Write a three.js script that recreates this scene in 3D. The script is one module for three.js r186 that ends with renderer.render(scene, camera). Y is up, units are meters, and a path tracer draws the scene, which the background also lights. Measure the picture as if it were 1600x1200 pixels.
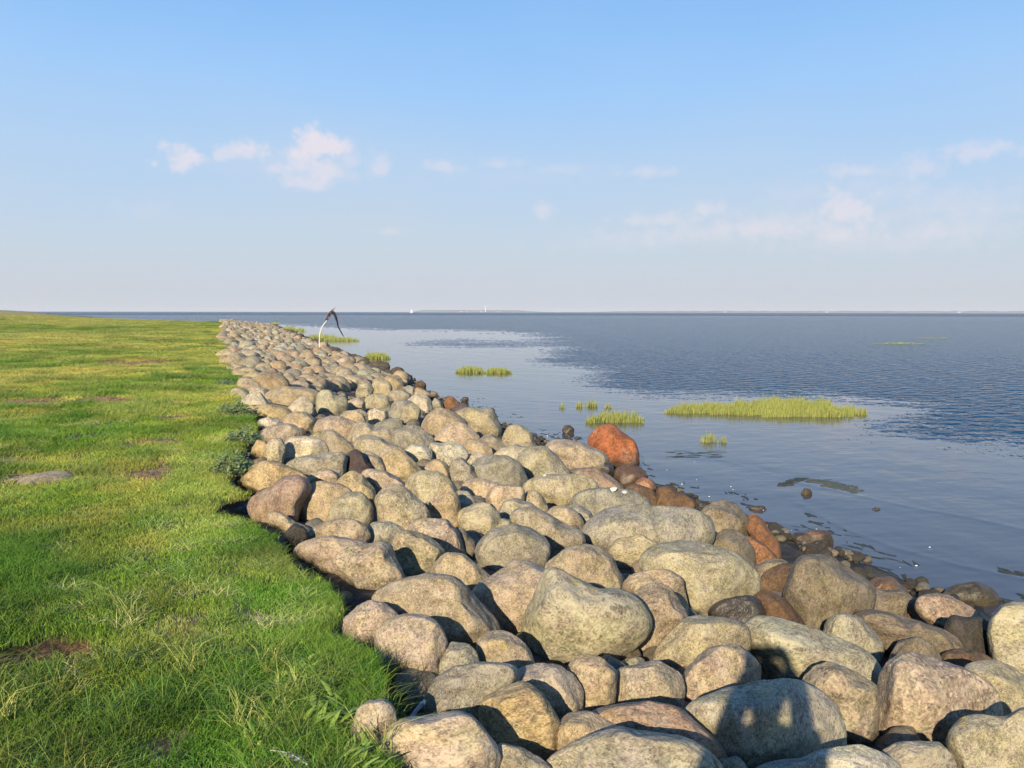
import * as THREE from 'three';
import { ImprovedNoise } from 'three/addons/math/ImprovedNoise.js';
import { mergeGeometries, mergeVertices } from 'three/addons/utils/BufferGeometryUtils.js';
import { MarchingCubes } from 'three/addons/objects/MarchingCubes.js';

// ---------------------------------------------------------------- camera, exposure
const scene = new THREE.Scene();
const EYE = 1.6, SEA = -1.15, F = 1293, HOR = 487.5;
const camera = new THREE.PerspectiveCamera(2 * Math.atan(600 / F) * 180 / Math.PI, 4 / 3, 0.05, 90000);
camera.position.set(0, EYE, 0);
camera.rotation.order = 'YXZ';
camera.rotation.set(-Math.atan((600 - HOR) / F), 0, 0.0015);
camera.updateMatrixWorld(true);
camera.updateProjectionMatrix();
scene.add(camera);
const renderer = new THREE.WebGLRenderer();
renderer.toneMapping = THREE.LinearToneMapping;
renderer.toneMappingExposure = 1.6;
renderer.shadowMap.enabled = true;

// ---------------------------------------------------------------- small helpers
const perlin = new ImprovedNoise();
const N3 = (x, y, z) => perlin.noise(x, y, z);
const fbm = (x, y, z, o = 4) => { let s = 0, a = 0.5, f = 1; for (let i = 0; i < o; i++) { s += a * perlin.noise(x * f + i * 17.3, y * f + i * 5.1, z * f - i * 9.7); a *= 0.5; f *= 2.03; } return s; };
const sst = (x, a, b) => { const t = Math.min(1, Math.max(0, (x - a) / (b - a))); return t * t * (3 - 2 * t); };
const lerp = (a, b, t) => a + (b - a) * t, clamp = (x, a, b) => Math.min(b, Math.max(a, x));
function rng(seed) { let a = (seed * 2654435761 + 12345) >>> 0; return () => { a = (a + 0x6D2B79F5) >>> 0; let t = a; t = Math.imul(t ^ (t >>> 15), t | 1); t ^= t + Math.imul(t ^ (t >>> 7), t | 61); return ((t ^ (t >>> 14)) >>> 0) / 4294967296; }; }
const lin = (c) => { c /= 255; return c <= 0.04045 ? c / 12.92 : Math.pow((c + 0.055) / 1.055, 2.4); };
const V = (x, y, z) => new THREE.Vector3(x, y, z);
const R3 = V(1, 0, 0).applyQuaternion(camera.quaternion), U3 = V(0, 1, 0).applyQuaternion(camera.quaternion), B3 = V(0, 0, 1).applyQuaternion(camera.quaternion);
// direction of a picture point (1600 x 1200), with unit depth along the camera axis
const ray = (x, y) => V(0, 0, 0).addScaledVector(R3, (x - 800) / F).addScaledVector(U3, -(y - 600) / F).addScaledVector(B3, -1);
// where that direction meets the level plane at height h
const onPlane = (x, y, h) => { const d = ray(x, y); return d.multiplyScalar((h - EYE) / d.y).add(camera.position); };
const names = new Map();
function numbered(name) { const n = names.get(name) ?? 0; names.set(name, n + 1); return n ? name + '_' + String(n).padStart(3, '0') : name; }
function thing(o, name, label, category, group, parent = scene) {
  o.name = numbered(name); parent.add(o); o.userData = {};
  if (label) o.userData.label = label; if (category) o.userData.category = category; if (group) o.userData.group = group;
  o.traverse((m) => { if (m.isMesh) m.castShadow = m.receiveShadow = true; });
  return o;
}
function part(geo, mat, name, parent) { const m = new THREE.Mesh(geo, mat); m.name = name; m.castShadow = m.receiveShadow = true; parent.add(m); return m; }
function struct(geo, mat, name, label) { const m = new THREE.Mesh(geo, mat); m.name = numbered(name); m.userData = { kind: 'structure' }; if (label) m.userData.label = label; m.castShadow = m.receiveShadow = true; scene.add(m); return m; }

// ---------------------------------------------------------------- sky (air and clouds) and sun
const SUN_EL = 21.8 * Math.PI / 180, SUN_AZ = 17.5 * Math.PI / 180;   // the light travels 17.5 degrees to the right of the view
const toSun = V(-Math.sin(SUN_AZ) * Math.cos(SUN_EL), Math.sin(SUN_EL), Math.cos(SUN_AZ) * Math.cos(SUN_EL));
const sun = new THREE.DirectionalLight(new THREE.Color(1.0, 0.85, 0.64), 5);
sun.position.copy(toSun).multiplyScalar(200); sun.castShadow = true; sun.shadow.mapSize.set(4096, 4096);
Object.assign(sun.shadow.camera, { left: -90, right: 90, top: 90, bottom: -90, near: 1, far: 500 });
scene.add(sun, sun.target);
{
  const W = 4096, H = 2048, data = new Float32Array(W * H * 4);
  const stops = [[0, 201, 207, 216], [1.5, 202, 209, 219], [4, 199, 214, 227], [7, 191, 213, 236], [10.5, 180, 210, 242], [15, 159, 203, 250], [20, 138, 190, 246], [30, 112, 168, 234], [50, 84, 140, 216], [90, 66, 120, 200]]
    .map(([e, r, g, b]) => [e, lin(r), lin(g), lin(b)]);
  const base = (el) => { let i = 0; while (i < stops.length - 2 && el > stops[i + 1][0]) i++; const a = stops[i], b = stops[i + 1], t = clamp((el - a[0]) / (b[0] - a[0]), 0, 1); return [1, 2, 3].map((k) => lerp(a[k], b[k], t)); };
  const dens = new Float32Array(W * H / 2);           // cloud cover above the horizon
  const put = (az, el, ra, re, d, seed, soft) => {    // one puff: azimuth and elevation in degrees
    const x0 = Math.floor((az - ra * 1.6) / 360 * W + W), x1 = Math.ceil((az + ra * 1.6) / 360 * W + W), y0 = Math.max(0, Math.floor((el - re * 1.6) / 180 * H)), y1 = Math.min(H / 2 - 1, Math.ceil((el + re * 1.6) / 180 * H));
    for (let y = y0; y <= y1; y++) for (let x = x0; x <= x1; x++) {
      const u = ((x - W) / W * 360 - az) / ra, v = (y / H * 180 - el) / re, w = v < 0 ? v * 1.35 : v;
      const n = fbm(u * ra * 0.85 + seed * 7.1, v * re * 0.95 + seed * 3.3, seed, 5), k = 1 - Math.sqrt(u * u + w * w) + n * 1.15 + fbm(u * ra * 3.1, v * re * 3.4, seed + 9, 3) * 0.45;
      const a = d * sst(k, 0, soft); if (a <= 0) continue;
      const i = y * W + ((x % W) + W) % W; dens[i] = 1 - (1 - dens[i]) * (1 - a);
    }
  };
  const azel = (px, py) => { const d = ray(px, py).normalize(); return [Math.atan2(d.x, -d.z) * 180 / Math.PI, Math.asin(d.y) * 180 / Math.PI]; };
  // clouds in view: centre and half sizes in picture points, cover, softness
  const C = [[277, 250, 44, 26, 0.72, 0.85], [355, 240, 28, 18, 0.5, 0.8], [396, 236, 32, 22, 0.66, 0.75], [492, 232, 48, 34, 0.85, 0.7], [497, 216, 24, 14, 0.5, 0.6], [485, 265, 60, 30, 0.6, 0.9], [480, 288, 52, 18, 0.55, 0.9], [545, 250, 45, 30, 0.34, 1.0], [596, 262, 20, 26, 0.42, 0.9], [450, 250, 40, 40, 0.2, 1.2],
    [692, 262, 46, 14, 0.42, 0.9], [775, 258, 50, 14, 0.34, 1], [880, 266, 60, 12, 0.25, 1.1], [1010, 270, 70, 13, 0.36, 1], [848, 332, 22, 20, 0.42, 0.9], [612, 363, 36, 9, 0.3, 1], [230, 330, 60, 30, 0.12, 1.2],
    [1030, 345, 90, 16, 0.4, 1], [1105, 328, 44, 16, 0.42, 0.9], [1190, 360, 130, 26, 0.42, 1.1], [1060, 370, 170, 22, 0.32, 1.2], [1318, 330, 50, 40, 0.6, 0.9], [1320, 368, 70, 26, 0.5, 1], [1320, 268, 46, 16, 0.4, 0.9], [1430, 262, 60, 26, 0.36, 1.1], [1400, 300, 100, 40, 0.22, 1.3],
    [1525, 240, 50, 20, 0.45, 0.9], [1460, 365, 40, 18, 0.34, 1], [1520, 320, 110, 40, 0.22, 1.2], [1600, 240, 30, 20, 0.25, 1], [960, 380, 200, 30, 0.16, 1.3], [1400, 380, 260, 30, 0.26, 1.3], [1200, 350, 160, 40, 0.3, 1.3], [1470, 345, 120, 46, 0.28, 1.3], [1250, 300, 120, 30, 0.16, 1.4], [420, 260, 160, 40, 0.14, 1.4], [820, 275, 220, 26, 0.14, 1.4], [540, 275, 70, 22, 0.25, 1.2]];
  C.forEach(([x, y, rx, ry, d, soft], k) => { const [az, el] = azel(x, y); put(az, el, rx / F * 57.3, ry / F * 57.3, Math.min(0.95, d * 1.05), k + 1, soft); });
  const r = rng(77);
  for (let k = 0; k < 150; k++) { const az = 40 + r() * 280, el = 3 + r() * 9; put(az, el, 1.5 + r() * 4, 0.5 + r() * 0.9, 0.2 + r() * 0.4, k + 50, 1); }   // the same clouds go on round the horizon
  const HZ = 8, haze = [];                             // slow unevenness of the air, on a coarse grid
  for (let y = 0; y <= H / 2 / HZ; y++) for (let x = 0; x < W / HZ; x++) { const az = x * HZ / W * 2 * Math.PI, el = y * HZ / H * 180; haze.push(fbm(Math.cos(az) * 3, Math.sin(az) * 3, el * 0.12, 3) * 2.4 * Math.min(1, el / 6)); }
  for (let y = 0; y < H; y++) {
    const el = (y + 0.5) / H * 180 - 90;
    for (let x = 0; x < W; x++) {
      const o = (y * W + x) * 4; let c;
      if (el < 0) c = [0.2, 0.24, 0.29];
      else {
        const fx = x / HZ, fy = (y - H / 2) / HZ, ix = Math.floor(fx), iy = Math.floor(fy), hz = (X, Y) => haze[Y * (W / HZ) + X % (W / HZ)], b = base(el + lerp(lerp(hz(ix, iy), hz(ix + 1, iy), fx - ix), lerp(hz(ix, iy + 1), hz(ix + 1, iy + 1), fx - ix), fy - iy)), a = dens[(y - H / 2) * W + x] ?? 0;
        const cl = [lin(238), lin(229), lin(236)];
        c = b.map((v, k) => lerp(v, cl[k] * 1.0, a * 0.92));
      }
      data[o] = c[0]; data[o + 1] = c[1]; data[o + 2] = c[2]; data[o + 3] = 1;
    }
  }
  // in this texture column x looks along atan2(z, x); turn azimuth 0 (towards -z) to its place
  const rolled = new Float32Array(W * H * 4);
  for (let y = 0; y < H; y++) for (let x = 0; x < W; x++) { const b = (y * W + x) * 4; rolled.set(data.subarray(b, b + 4), (y * W + ((x + W / 4) % W)) * 4); }
  const t = new THREE.DataTexture(rolled, W, H, THREE.RGBAFormat, THREE.FloatType);
  t.mapping = THREE.EquirectangularReflectionMapping; t.magFilter = THREE.LinearFilter; t.needsUpdate = true;
  scene.background = t; scene.environment = t; scene.backgroundIntensity = scene.environmentIntensity = 1 / 1.6;
}

// ---------------------------------------------------------------- lie of the land: s runs across the strip of stones to the water, q along it
const AL = 19.3 * Math.PI / 180, Dx = -Math.sin(AL), Dz = -Math.cos(AL), Sx = Math.cos(AL), Sz = -Math.sin(AL);
const sq = (x, z) => [x * Sx + z * Sz, x * Dx + z * Dz];
const xz = (s, q) => [s * Sx + q * Dx, s * Sz + q * Dz];
const edgeLine = [[600, 1195], [562, 1158], [566, 1130], [622, 1098], [600, 1030], [532, 990], [555, 945], [520, 905], [470, 882], [436, 837], [402, 812], [346, 796], [346, 784], [394, 772], [352, 750], [372, 700], [392, 672], [380, 640], [354, 592], [350, 560], [346, 530], [345, 501]]
  .map(([x, y]) => { const p = onPlane(x, y, 0); return sq(p.x, p.z); });
function edge(q) {                                    // how far across the grass ends
  const L = edgeLine; if (q <= L[0][1]) return L[0][0] + N3(q * 1.3, 7, 2) * 0.1;
  let i = 0; while (i < L.length - 2 && q > L[i + 1][1]) i++;
  const t = clamp((q - L[i][1]) / (L[i + 1][1] - L[i][1]), 0, 1);
  return lerp(L[i][0], L[i + 1][0], t) + N3(q * 2.1, 3, 1) * 0.07 + (N3(q * 0.7, 9, 4) * 0.3 + N3(q * 0.17, 2, 6) * 0.5) * sst(q, 9, 22) - 0.10 * (1 - sst(q, 7, 11));
}
const END = 165;                                      // the strip of stones ends here
const shore = (q) => 6.5 + Math.max(0, q - 22) * 0.018 + N3(q * 0.35, 1, 5) * 0.25;
function bed(s, q) {                                  // ground under the stones
  const e = edge(q), w = shore(q);
  if (s < w) { const t = (s - e) / (w - e); return lerp(-0.14, SEA, Math.pow(clamp(t, 0, 1), 1.15)) - 0.2 * Math.exp(-(((s - e - 0.06) / 0.13) ** 2)); }
  return SEA - (s - w) * 0.22;
}
const landEnd = (s) => END + Math.max(0, -s) * 1.3;
function land(x, z) {                                 // height of the grass
  const [s, q] = sq(x, z), d = Math.hypot(x, z);
  let h = fbm(x * 0.55, 1, z * 0.55, 3) * 0.10 * sst(d, 1, 5) + fbm(x * 0.06, 4, z * 0.06, 2) * 0.5 * sst(d, 8, 60) * 0.6;
  const g = (cx, cz, r, k) => { const u = ((x - cx) ** 2 + (z - cz) ** 2) / (r * r); return k * Math.exp(-u); };
  h += g(-150, -190, 62, 3.2) + g(-260, -150, 90, 3.2);
  h -= 0.9 * sst(q, landEnd(s) - 40, landEnd(s)) * 1;
  return h;
}

// ---------------------------------------------------------------- textures
function tex(size, fill, srgb) {                      // fill(u, v) in 0..1, tiling, returns [r, g, b] in 0..1
  const d = new Uint8Array(size * size * 4);
  for (let y = 0; y < size; y++) for (let x = 0; x < size; x++) { const c = fill(x / size, y / size), o = (y * size + x) * 4; for (let k = 0; k < 3; k++) d[o + k] = clamp(Math.round((c[k] ?? c[0]) * 255), 0, 255); d[o + 3] = 255; }
  const t = new THREE.DataTexture(d, size, size); t.wrapS = t.wrapT = THREE.RepeatWrapping; t.magFilter = THREE.LinearFilter; if (srgb) t.colorSpace = THREE.SRGBColorSpace; t.needsUpdate = true; return t;
}
// tiling noise: the plane rolled up on two circles, read as lattice noise with wrapped cells
function tileNoise(cells, seed) {
  const r = rng(seed), g = new Float32Array(cells * cells).map(() => r()), at = (x, y) => g[((y % cells) + cells) % cells * cells + ((x % cells) + cells) % cells];
  return (u, v) => { const X = u * cells, Y = v * cells, ix = Math.floor(X), iy = Math.floor(Y), a = X - ix, b = Y - iy, p = a * a * (3 - 2 * a), q = b * b * (3 - 2 * b); return lerp(lerp(at(ix, iy), at(ix + 1, iy), p), lerp(at(ix, iy + 1), at(ix + 1, iy + 1), p), q); };
}
const g5 = tileNoise(5, 1), g11 = tileNoise(11, 2), g40 = tileNoise(40, 3), g70 = tileNoise(70, 4), g120 = tileNoise(120, 5), g200 = tileNoise(200, 6), g23 = tileNoise(23, 7);
// granite, one tile is 0.8 m: feldspar and mica grains over a blotchy ground
const graniteMap = tex(1024, (u, v) => {
  let b = 0.86 + (g5(u, v) - 0.5) * 0.14 + (g11(u, v) - 0.5) * 0.16 + (g40(u, v) - 0.5) * 0.20 + (g120(u, v) - 0.5) * 0.24 + (g200(u, v) - 0.5) * 0.20;
  const dark = sst(g70(u, v) * 0.6 + g200(v, u) * 0.4, 0.66, 0.78), pale = sst(g120(v, u) * 0.7 + g40(v, u) * 0.3, 0.68, 0.82);
  b *= 1 - dark * 0.24; const w = 1 + pale * 0.22;
  return [b * w * 1.0, b * w * (0.985 + (g23(u, v) - 0.5) * 0.05), b * w * (0.965 + (g11(v, u) - 0.5) * 0.10)];
}, true);
const graniteBump = tex(1024, (u, v) => [0.5 + (g11(u, v) - 0.5) * 0.35 + (g23(v, u) - 0.5) * 0.25 + (g70(u, v) - 0.5) * 0.22 + (g200(u, v) - 0.5) * 0.2]);
const stoneMat = new THREE.MeshStandardMaterial({ color: 0xffffff, vertexColors: true, map: graniteMap, bumpMap: graniteBump, bumpScale: 0.008, roughness: 0.92 });
const again = (t, u, v) => { const c = t.clone(); c.repeat.set(u, v); c.needsUpdate = true; return c; };
const grain = [[1.7, 1.7], [0.62, 0.62], [0.75, 1.25], [1.2, 0.85]].map(([u, v]) => new THREE.MeshStandardMaterial({ color: 0xffffff, vertexColors: true, map: again(graniteMap, u, v), bumpMap: again(graniteBump, u, v), bumpScale: 0.008, roughness: 0.92 }));   // finer, coarser and banded rock
const stoneMats = [stoneMat, grain[0], grain[0], grain[1], grain[2], grain[3]];
const wetMat = new THREE.MeshStandardMaterial({ color: 0xffffff, vertexColors: true, map: graniteMap, bumpMap: graniteBump, bumpScale: 0.008, roughness: 0.45 });
const soilMap = tex(512, (u, v) => { const b = 0.55 + (g11(u, v) - 0.5) * 0.3 + (g40(u, v) - 0.5) * 0.4 + (g120(u, v) - 0.5) * 0.4; return [b, b, b]; }, true);

// ---------------------------------------------------------------- grass land
// bare spots that the photograph shows: picture point, half width and half length in metres, tone
const bare = [[72, 1022, 0.42, 0.27, 'r'], [240, 735, 0.34, 0.42, 'o'], [272, 650, 0.4, 0.5, 'o'], [250, 530, 1.3, 2.6, 'y'], [205, 566, 1.3, 1.6, 'o'], [180, 625, 1.1, 0.8, 'o'], [45, 625, 0.8, 0.7, 'o'], [130, 682, 0.5, 0.4, 'd'], [60, 748, 0.4, 0.35, 'y'], [260, 690, 0.5, 0.35, 'o'], [300, 965, 0.16, 0.18, 'y'], [250, 1165, 0.13, 0.12, 'o'], [15, 720, 0.3, 0.3, 'o'], [400, 960, 0.2, 0.1, 'y'], [255, 985, 0.16, 0.1, 'y'], [300, 587, 0.9, 1, 'o'], [360, 1020, 0.14, 0.1, 'o']]
  .map(([x, y, a, b, t]) => { const p = onPlane(x, y, 0); return [p.x, p.z, a, b, t]; });
function bareness(x, z) {
  let m = 0, tone = 'o';
  for (const [cx, cz, a, b, t] of bare) {
    const k = Math.hypot((x - cx) / a, (z - cz) / b) + N3(x / a * 1.2, z / a * 1.2, cx) * 0.55;
    const v = 1 - sst(k, 0.55, 1.25); if (v > m) { m = v; tone = t; }
  }
  return [m, tone];
}
// how dry and yellow the turf is
const dryness = (x, z) => { const d = Math.hypot(x, z), [s] = sq(x, z); return clamp(0.36 + fbm(x * 0.22, 3, z * 0.22, 4) * 1.5 + fbm(x * 1.4, 8, z * 1.4, 3) * 1.0 - 0.34 * (1 - sst(d, 4, 9)) + 0.14 * sst(d, 9, 18) + 0.62 * sst(d, 22, 60) * (0.5 + fbm(x * 0.035, 2, z * 0.03, 3) * 2.6) * sst(-s, 1, 8) + 0.8 * sst(land(x, z), 0.7, 1.6), 0, 1.25); };
const longness = (x, z) => {                         // tall dark tussocks near at left, mown-looking turf beside the stones
  const [s] = sq(x, z), d = Math.hypot(x, z);
  let t = fbm(x * 0.9, 21, z * 0.9, 3) * 1.6 + 0.15;
  t += 0.55 * sst(-s, 0.75, 1.6) * (1 - sst(d, 5, 8)); t -= 0.9 * Math.exp(-(((s + 0.35) / 0.45) ** 2)) * sst(d, 3.4, 4.4) * (1 - sst(d, 9, 13));
  return clamp(t, 0, 1);
};
{
  const pos = [], col = [], uv = [], idx = [], NS = 260, NQ = 420;
  const qs = (j) => { const t = j / (NQ - 1); return -14 + (Math.pow(60, t) - 1) / 59 * 480 + 0; };
  for (let j = 0; j < NQ; j++) {
    const q = qs(j), e = edge(q);
    for (let i = 0; i < NS; i++) {
      const k = i / (NS - 1), s = i === 0 ? e + 0.02 : e + 0.02 - (Math.pow(300, k) - 1) / 299 * 380, [x, z] = xz(s, q), c = [0.05, 0.055, 0.02];
      let y = land(x, z);
      const near = s - e;
      if (q > landEnd(s)) y = Math.min(y, -0.9 - (q - landEnd(s)) * 0.05);
      y -= 0.02 * sst(near, -0.12, 0);
      const [m, tone] = bareness(x, z), dr = dryness(x, z), far = sst(Math.hypot(x, z), 40, 120);
      if (m > 0.2) y -= 0.035 * m * (tone === 'r' ? 2 : tone === 'd' ? 1.2 : 0.3);
      const turf = [lerp(0.15, 0.52, dr), lerp(0.24, 0.46, dr), lerp(0.025, 0.13, dr)];
      for (let n = 0; n < 3; n++) c[n] = lerp(lerp(c[n], turf[n], 0.35), turf[n], far);
      const B = { o: [0.40, 0.27, 0.13], y: [0.50, 0.40, 0.20], r: [0.27, 0.10, 0.045], d: [0.10, 0.085, 0.06] }[tone];
      for (let n = 0; n < 3; n++) c[n] = lerp(c[n], B[n], m * 0.9);
      pos.push(x, y, z); col.push(...c); uv.push(x / 0.9, z / 0.9);
      if (i && j) { const a = j * NS + i; idx.push(a, a - NS, a - 1, a - 1, a - NS, a - NS - 1); }
    }
  }
  const g = new THREE.BufferGeometry(); g.setAttribute('position', new THREE.Float32BufferAttribute(pos, 3)); g.setAttribute('color', new THREE.Float32BufferAttribute(col, 3)); g.setAttribute('uv', new THREE.Float32BufferAttribute(uv, 2)); g.setIndex(idx); g.computeVertexNormals();
  struct(g, new THREE.MeshStandardMaterial({ vertexColors: true, map: soilMap, color: new THREE.Color(1.6, 1.6, 1.6), roughness: 0.95 }), 'grass_ground');
}
{ // bank below the turf and the rubble bed that slopes into the water
  const pos = [], col = [], uv = [], idx = [], NS = 70, NQ = 420;
  for (let j = 0; j < NQ; j++) {
    const q = -10 + (Math.pow(40, j / (NQ - 1)) - 1) / 39 * 200, e = edge(q), w = shore(q);
    for (let i = 0; i < NS; i++) {
      let s, y; const bank = 5;
      if (i < bank) { const t = i / (bank - 1); s = e - 0.13 + 0.13 * t + N3(q * 5, t * 3, 2) * 0.03 * t; const [x, z] = xz(s, q); y = lerp(land(x, z) - 0.035, bed(e, q), t); } else { s = e + (i - bank + 1) / (NS - bank) * (w + 5 - e); y = bed(s, q) + fbm(s * 2.2, q * 2.2, 4, 3) * 0.09; }
      if (q > END) y -= (q - END) * 0.08;
      const [x, z] = xz(s, q), b = 0.6 + fbm(x * 4, 2, z * 4, 3) * 0.8, wet = sst(y, SEA + 0.3, SEA + 0.05);
      pos.push(x, y, z); uv.push(s / 0.9 + y, q / 0.9); col.push(lerp(0.10, 0.035, wet) * b, lerp(0.075, 0.03, wet) * b, lerp(0.05, 0.02, wet) * b);
      if (i && j) { const a = j * NS + i; idx.push(a, a - 1, a - NS, a - 1, a - NS - 1, a - NS); }
    }
  }
  const g = new THREE.BufferGeometry(); g.setAttribute('position', new THREE.Float32BufferAttribute(pos, 3)); g.setAttribute('color', new THREE.Float32BufferAttribute(col, 3)); g.setAttribute('uv', new THREE.Float32BufferAttribute(uv, 2)); g.setIndex(idx); g.computeVertexNormals();
  struct(g, new THREE.MeshStandardMaterial({ vertexColors: true, map: soilMap, color: new THREE.Color(1.6, 1.6, 1.6), roughness: 0.9 }), 'shore_bed');
}

// ---------------------------------------------------------------- water
const inPoly = (P, x, z) => { let c = false; for (let i = 0, j = P.length - 1; i < P.length; j = i++) if ((P[i][1] > z) !== (P[j][1] > z) && x < (P[j][0] - P[i][0]) * (z - P[i][1]) / (P[j][1] - P[i][1]) + P[i][0]) c = !c; return c; };
const toSea = ([x, y]) => { const p = onPlane(x, y, SEA); return [p.x, p.z]; };
{
  // water that lies smooth in the lee of the shore; beyond it the wind ruffles the surface
  const calm = [[330, 506], [440, 506], [600, 514], [760, 516], [850, 522], [880, 545], [850, 562], [960, 580], [900, 598], [1010, 612], [1180, 616], [1330, 620], [1450, 634], [1470, 650], [1330, 664], [1420, 678], [1600, 694], [2300, 780], [2300, 1700], [300, 1700]].map(toSea);
  const darkBand = [[620, 536], [700, 532], [900, 536], [880, 541], [700, 540]].map(toSea);
  const NA = 860, NR = 440, pos = new Float32Array(NA * NR * 3), nor = new Float32Array(NA * NR * 3), uv = new Float32Array(NA * NR * 2), lists = [[], [], [], []];
  const azAt = (i) => { const t = i / (NA - 1); return (t < 0.05 ? lerp(-180, -25, t / 0.05) : t > 0.95 ? lerp(42, 180, (t - 0.95) / 0.05) : lerp(-25, 42, (t - 0.05) / 0.9)) * Math.PI / 180; };
  const rad = (j) => { const t = j / (NR - 1), dep = lerp(30, 0.0, Math.pow(t, 0.85)) * Math.PI / 180; return j === NR - 1 ? 60000 : Math.min(60000, (EYE - SEA) / Math.tan(Math.max(dep, 1e-5))); };
  const wave = (x, z) => {                            // long low swell and the two wake lines that run in along the shore
    const [s, q] = sq(x, z);
    let h = 0.0035 * Math.sin(s * 2.6 + q * 1.1 + N3(x * 0.3, 1, z * 0.3) * 5) * (0.5 + N3(x * 0.15, 9, z * 0.15)) + 0.006 * N3(s * 0.9, q * 0.35, 3) + 0.0016 * N3(s * 3.1, q * 1.4, 8);
    for (const [L, amp, wd] of wakes) h += amp * wakeAt(L, x, z, wd);
    return h;
  };
  const wakes = [[[[1240, 752], [1330, 772], [1420, 792], [1520, 810], [1650, 838]], 0.003, 0.09], [[[1250, 786], [1275, 802], [1320, 826], [1400, 856], [1500, 884], [1620, 908]], 0.003, 0.08], [[[1080, 706], [1160, 727], [1240, 752]], 0.0018, 0.08]].map(([P, a, w]) => [P.map(toSea), a, w]);
  function wakeAt(L, x, z, wd) { let b = 1e9; for (let i = 0; i + 1 < L.length; i++) { const [ax, az] = L[i], [bx, bz] = L[i + 1], ux = bx - ax, uz = bz - az, t = clamp(((x - ax) * ux + (z - az) * uz) / (ux * ux + uz * uz), 0, 1); b = Math.min(b, Math.hypot(x - ax - ux * t, z - az - uz * t)); } return b > wd * 4 ? 0 : Math.exp(-b * b / (wd * wd)); }
  const kind = new Float32Array(NA * NR);
  for (let j = 0; j < NR; j++) for (let i = 0; i < NA; i++) {
    const az = azAt(i), r = rad(j), x = Math.sin(az) * r, z = -Math.cos(az) * r, n = j * NA + i, near = r < 60;
    const h = near ? wave(x, z) : 0, ex = near ? (wave(x + 0.01, z) - h) / 0.01 : 0, ez = near ? (wave(x, z + 0.01) - h) / 0.01 : 0, l = Math.hypot(ex, 1, ez);
    pos.set([x, SEA + h, z], n * 3); nor.set([-ex / l, 1 / l, -ez / l], n * 3); uv.set([x / 10, z / 10], n * 2);
    // streaky edge: the position is jittered along the line of sight and across it before the test
    const lr = Math.log(r), wob = fbm(az * 9, lr * 22, 3, 4), fine = N3(az * 260, lr * 190, 5), k = 1 + wob * 0.16 + fine * 0.05, sh = wob * 0.05 + fine * 0.02;
    const X = x * k - z * sh, Z = z * k + x * sh;
    const hash = (k2) => { const h = Math.sin(i * 12.9898 + j * 78.233 + k2 * 37.719) * 43758.5453; return h - Math.floor(h) - 0.5; };
    let f = 0; if (r < 900 && r > 6) for (let t = 0; t < 7; t++) { const rk = 1 + (t / 6 - 0.5) * 0.16 + hash(t) * 0.03, tk = ((t * 3) % 7 / 6 - 0.5) * 0.05 + hash(t + 9) * 0.02, xx = X * rk - Z * tk, zz = Z * rk + X * tk; if (inPoly(calm, xx, zz) && !inPoly(darkBand, xx, zz)) f += 1 / 7; }
    f += hash(3) * 0.22; if (r <= 6) f = 1; kind[n] = r > 900 ? 2 : f > 0.72 ? 0 : f > 0.30 ? 3 : 1;
  }
  const put = (a, b, c) => { const k = kind[a]; lists[k].push(a, b, c); };
  for (let j = 1; j < NR; j++) for (let i = 1; i < NA; i++) { const a = j * NA + i, b = a - 1, c = a - NA, d = c - 1; put(a, b, c); put(b, d, c); }
  const g = new THREE.BufferGeometry(); g.setAttribute('position', new THREE.BufferAttribute(pos, 3)); g.setAttribute('normal', new THREE.BufferAttribute(nor, 3)); g.setAttribute('uv', new THREE.BufferAttribute(uv, 2));
  g.setIndex(lists[0].concat(lists[1], lists[2], lists[3]));
  let at = 0; lists.forEach((l, k) => { g.addGroup(at, l.length, k); at += l.length; });
  // ripples: many small sine waves, all fitting the 10 m tile
  const r = rng(5), W = [];
  for (let k = 0; k < 80; k++) { const a = (r() - 0.5) * 2.2 + 0.9, f = 10 + Math.pow(r(), 1.15) * 75; W.push([Math.round(Math.cos(a) * f), Math.round(Math.sin(a) * f), r() * 6.283, 0.75 / Math.pow(f, 0.25)]); }
  const norm = 0.36 / Math.sqrt(W.reduce((t, w) => t + w[3] * w[3], 0) / 2);
  const rippleMap = tex(1024, (u, v) => { let a = 0, b = 0; for (const [p, q, ph, m] of W) { const l = Math.hypot(p, q) || 1, c = m * norm * Math.cos(6.28318 * (p * u + q * v) + ph); a += c * p / l; b += c * q / l; } const l = Math.hypot(a, b, 1); return [0.5 - a / l / 2, 0.5 - b / l / 2, 0.5 + 1 / l / 2]; });
  const W0 = { ior: 1.33, metalness: 0 };
  const sea = (c, roughness, k, spec, ior = 1.33) => new THREE.MeshPhysicalMaterial({ ...W0, ior, color: new THREE.Color(...c), roughness, normalMap: rippleMap, normalScale: new THREE.Vector2(k, k), specularIntensity: spec });
  const mats = [sea([0.060, 0.055, 0.062], 0.06, 0.035, 0.95), sea([0.006, 0.056, 0.122], 0.09, 1.5, 1, 1.045), sea([0.007, 0.058, 0.118], 0.2, 1.4, 1, 1.045), sea([0.022, 0.054, 0.102], 0.08, 0.6, 1, 1.12)];
  struct(g, mats, 'water');
}

// ---------------------------------------------------------------- stones
const CROP = { A: [500, 840, 0.3], B: [850, 840, 0.3], C: [1200, 840, 0.3], D: [340, 640, 0.25], E: [700, 640, 0.25], F: [1000, 640, 0.25], H: [340, 560, 0.15], I: [540, 560, 0.15], J: [700, 640, 0.15], L: [1400, 960, 0.2], M: [1000, 1060, 0.2625] };
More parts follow.
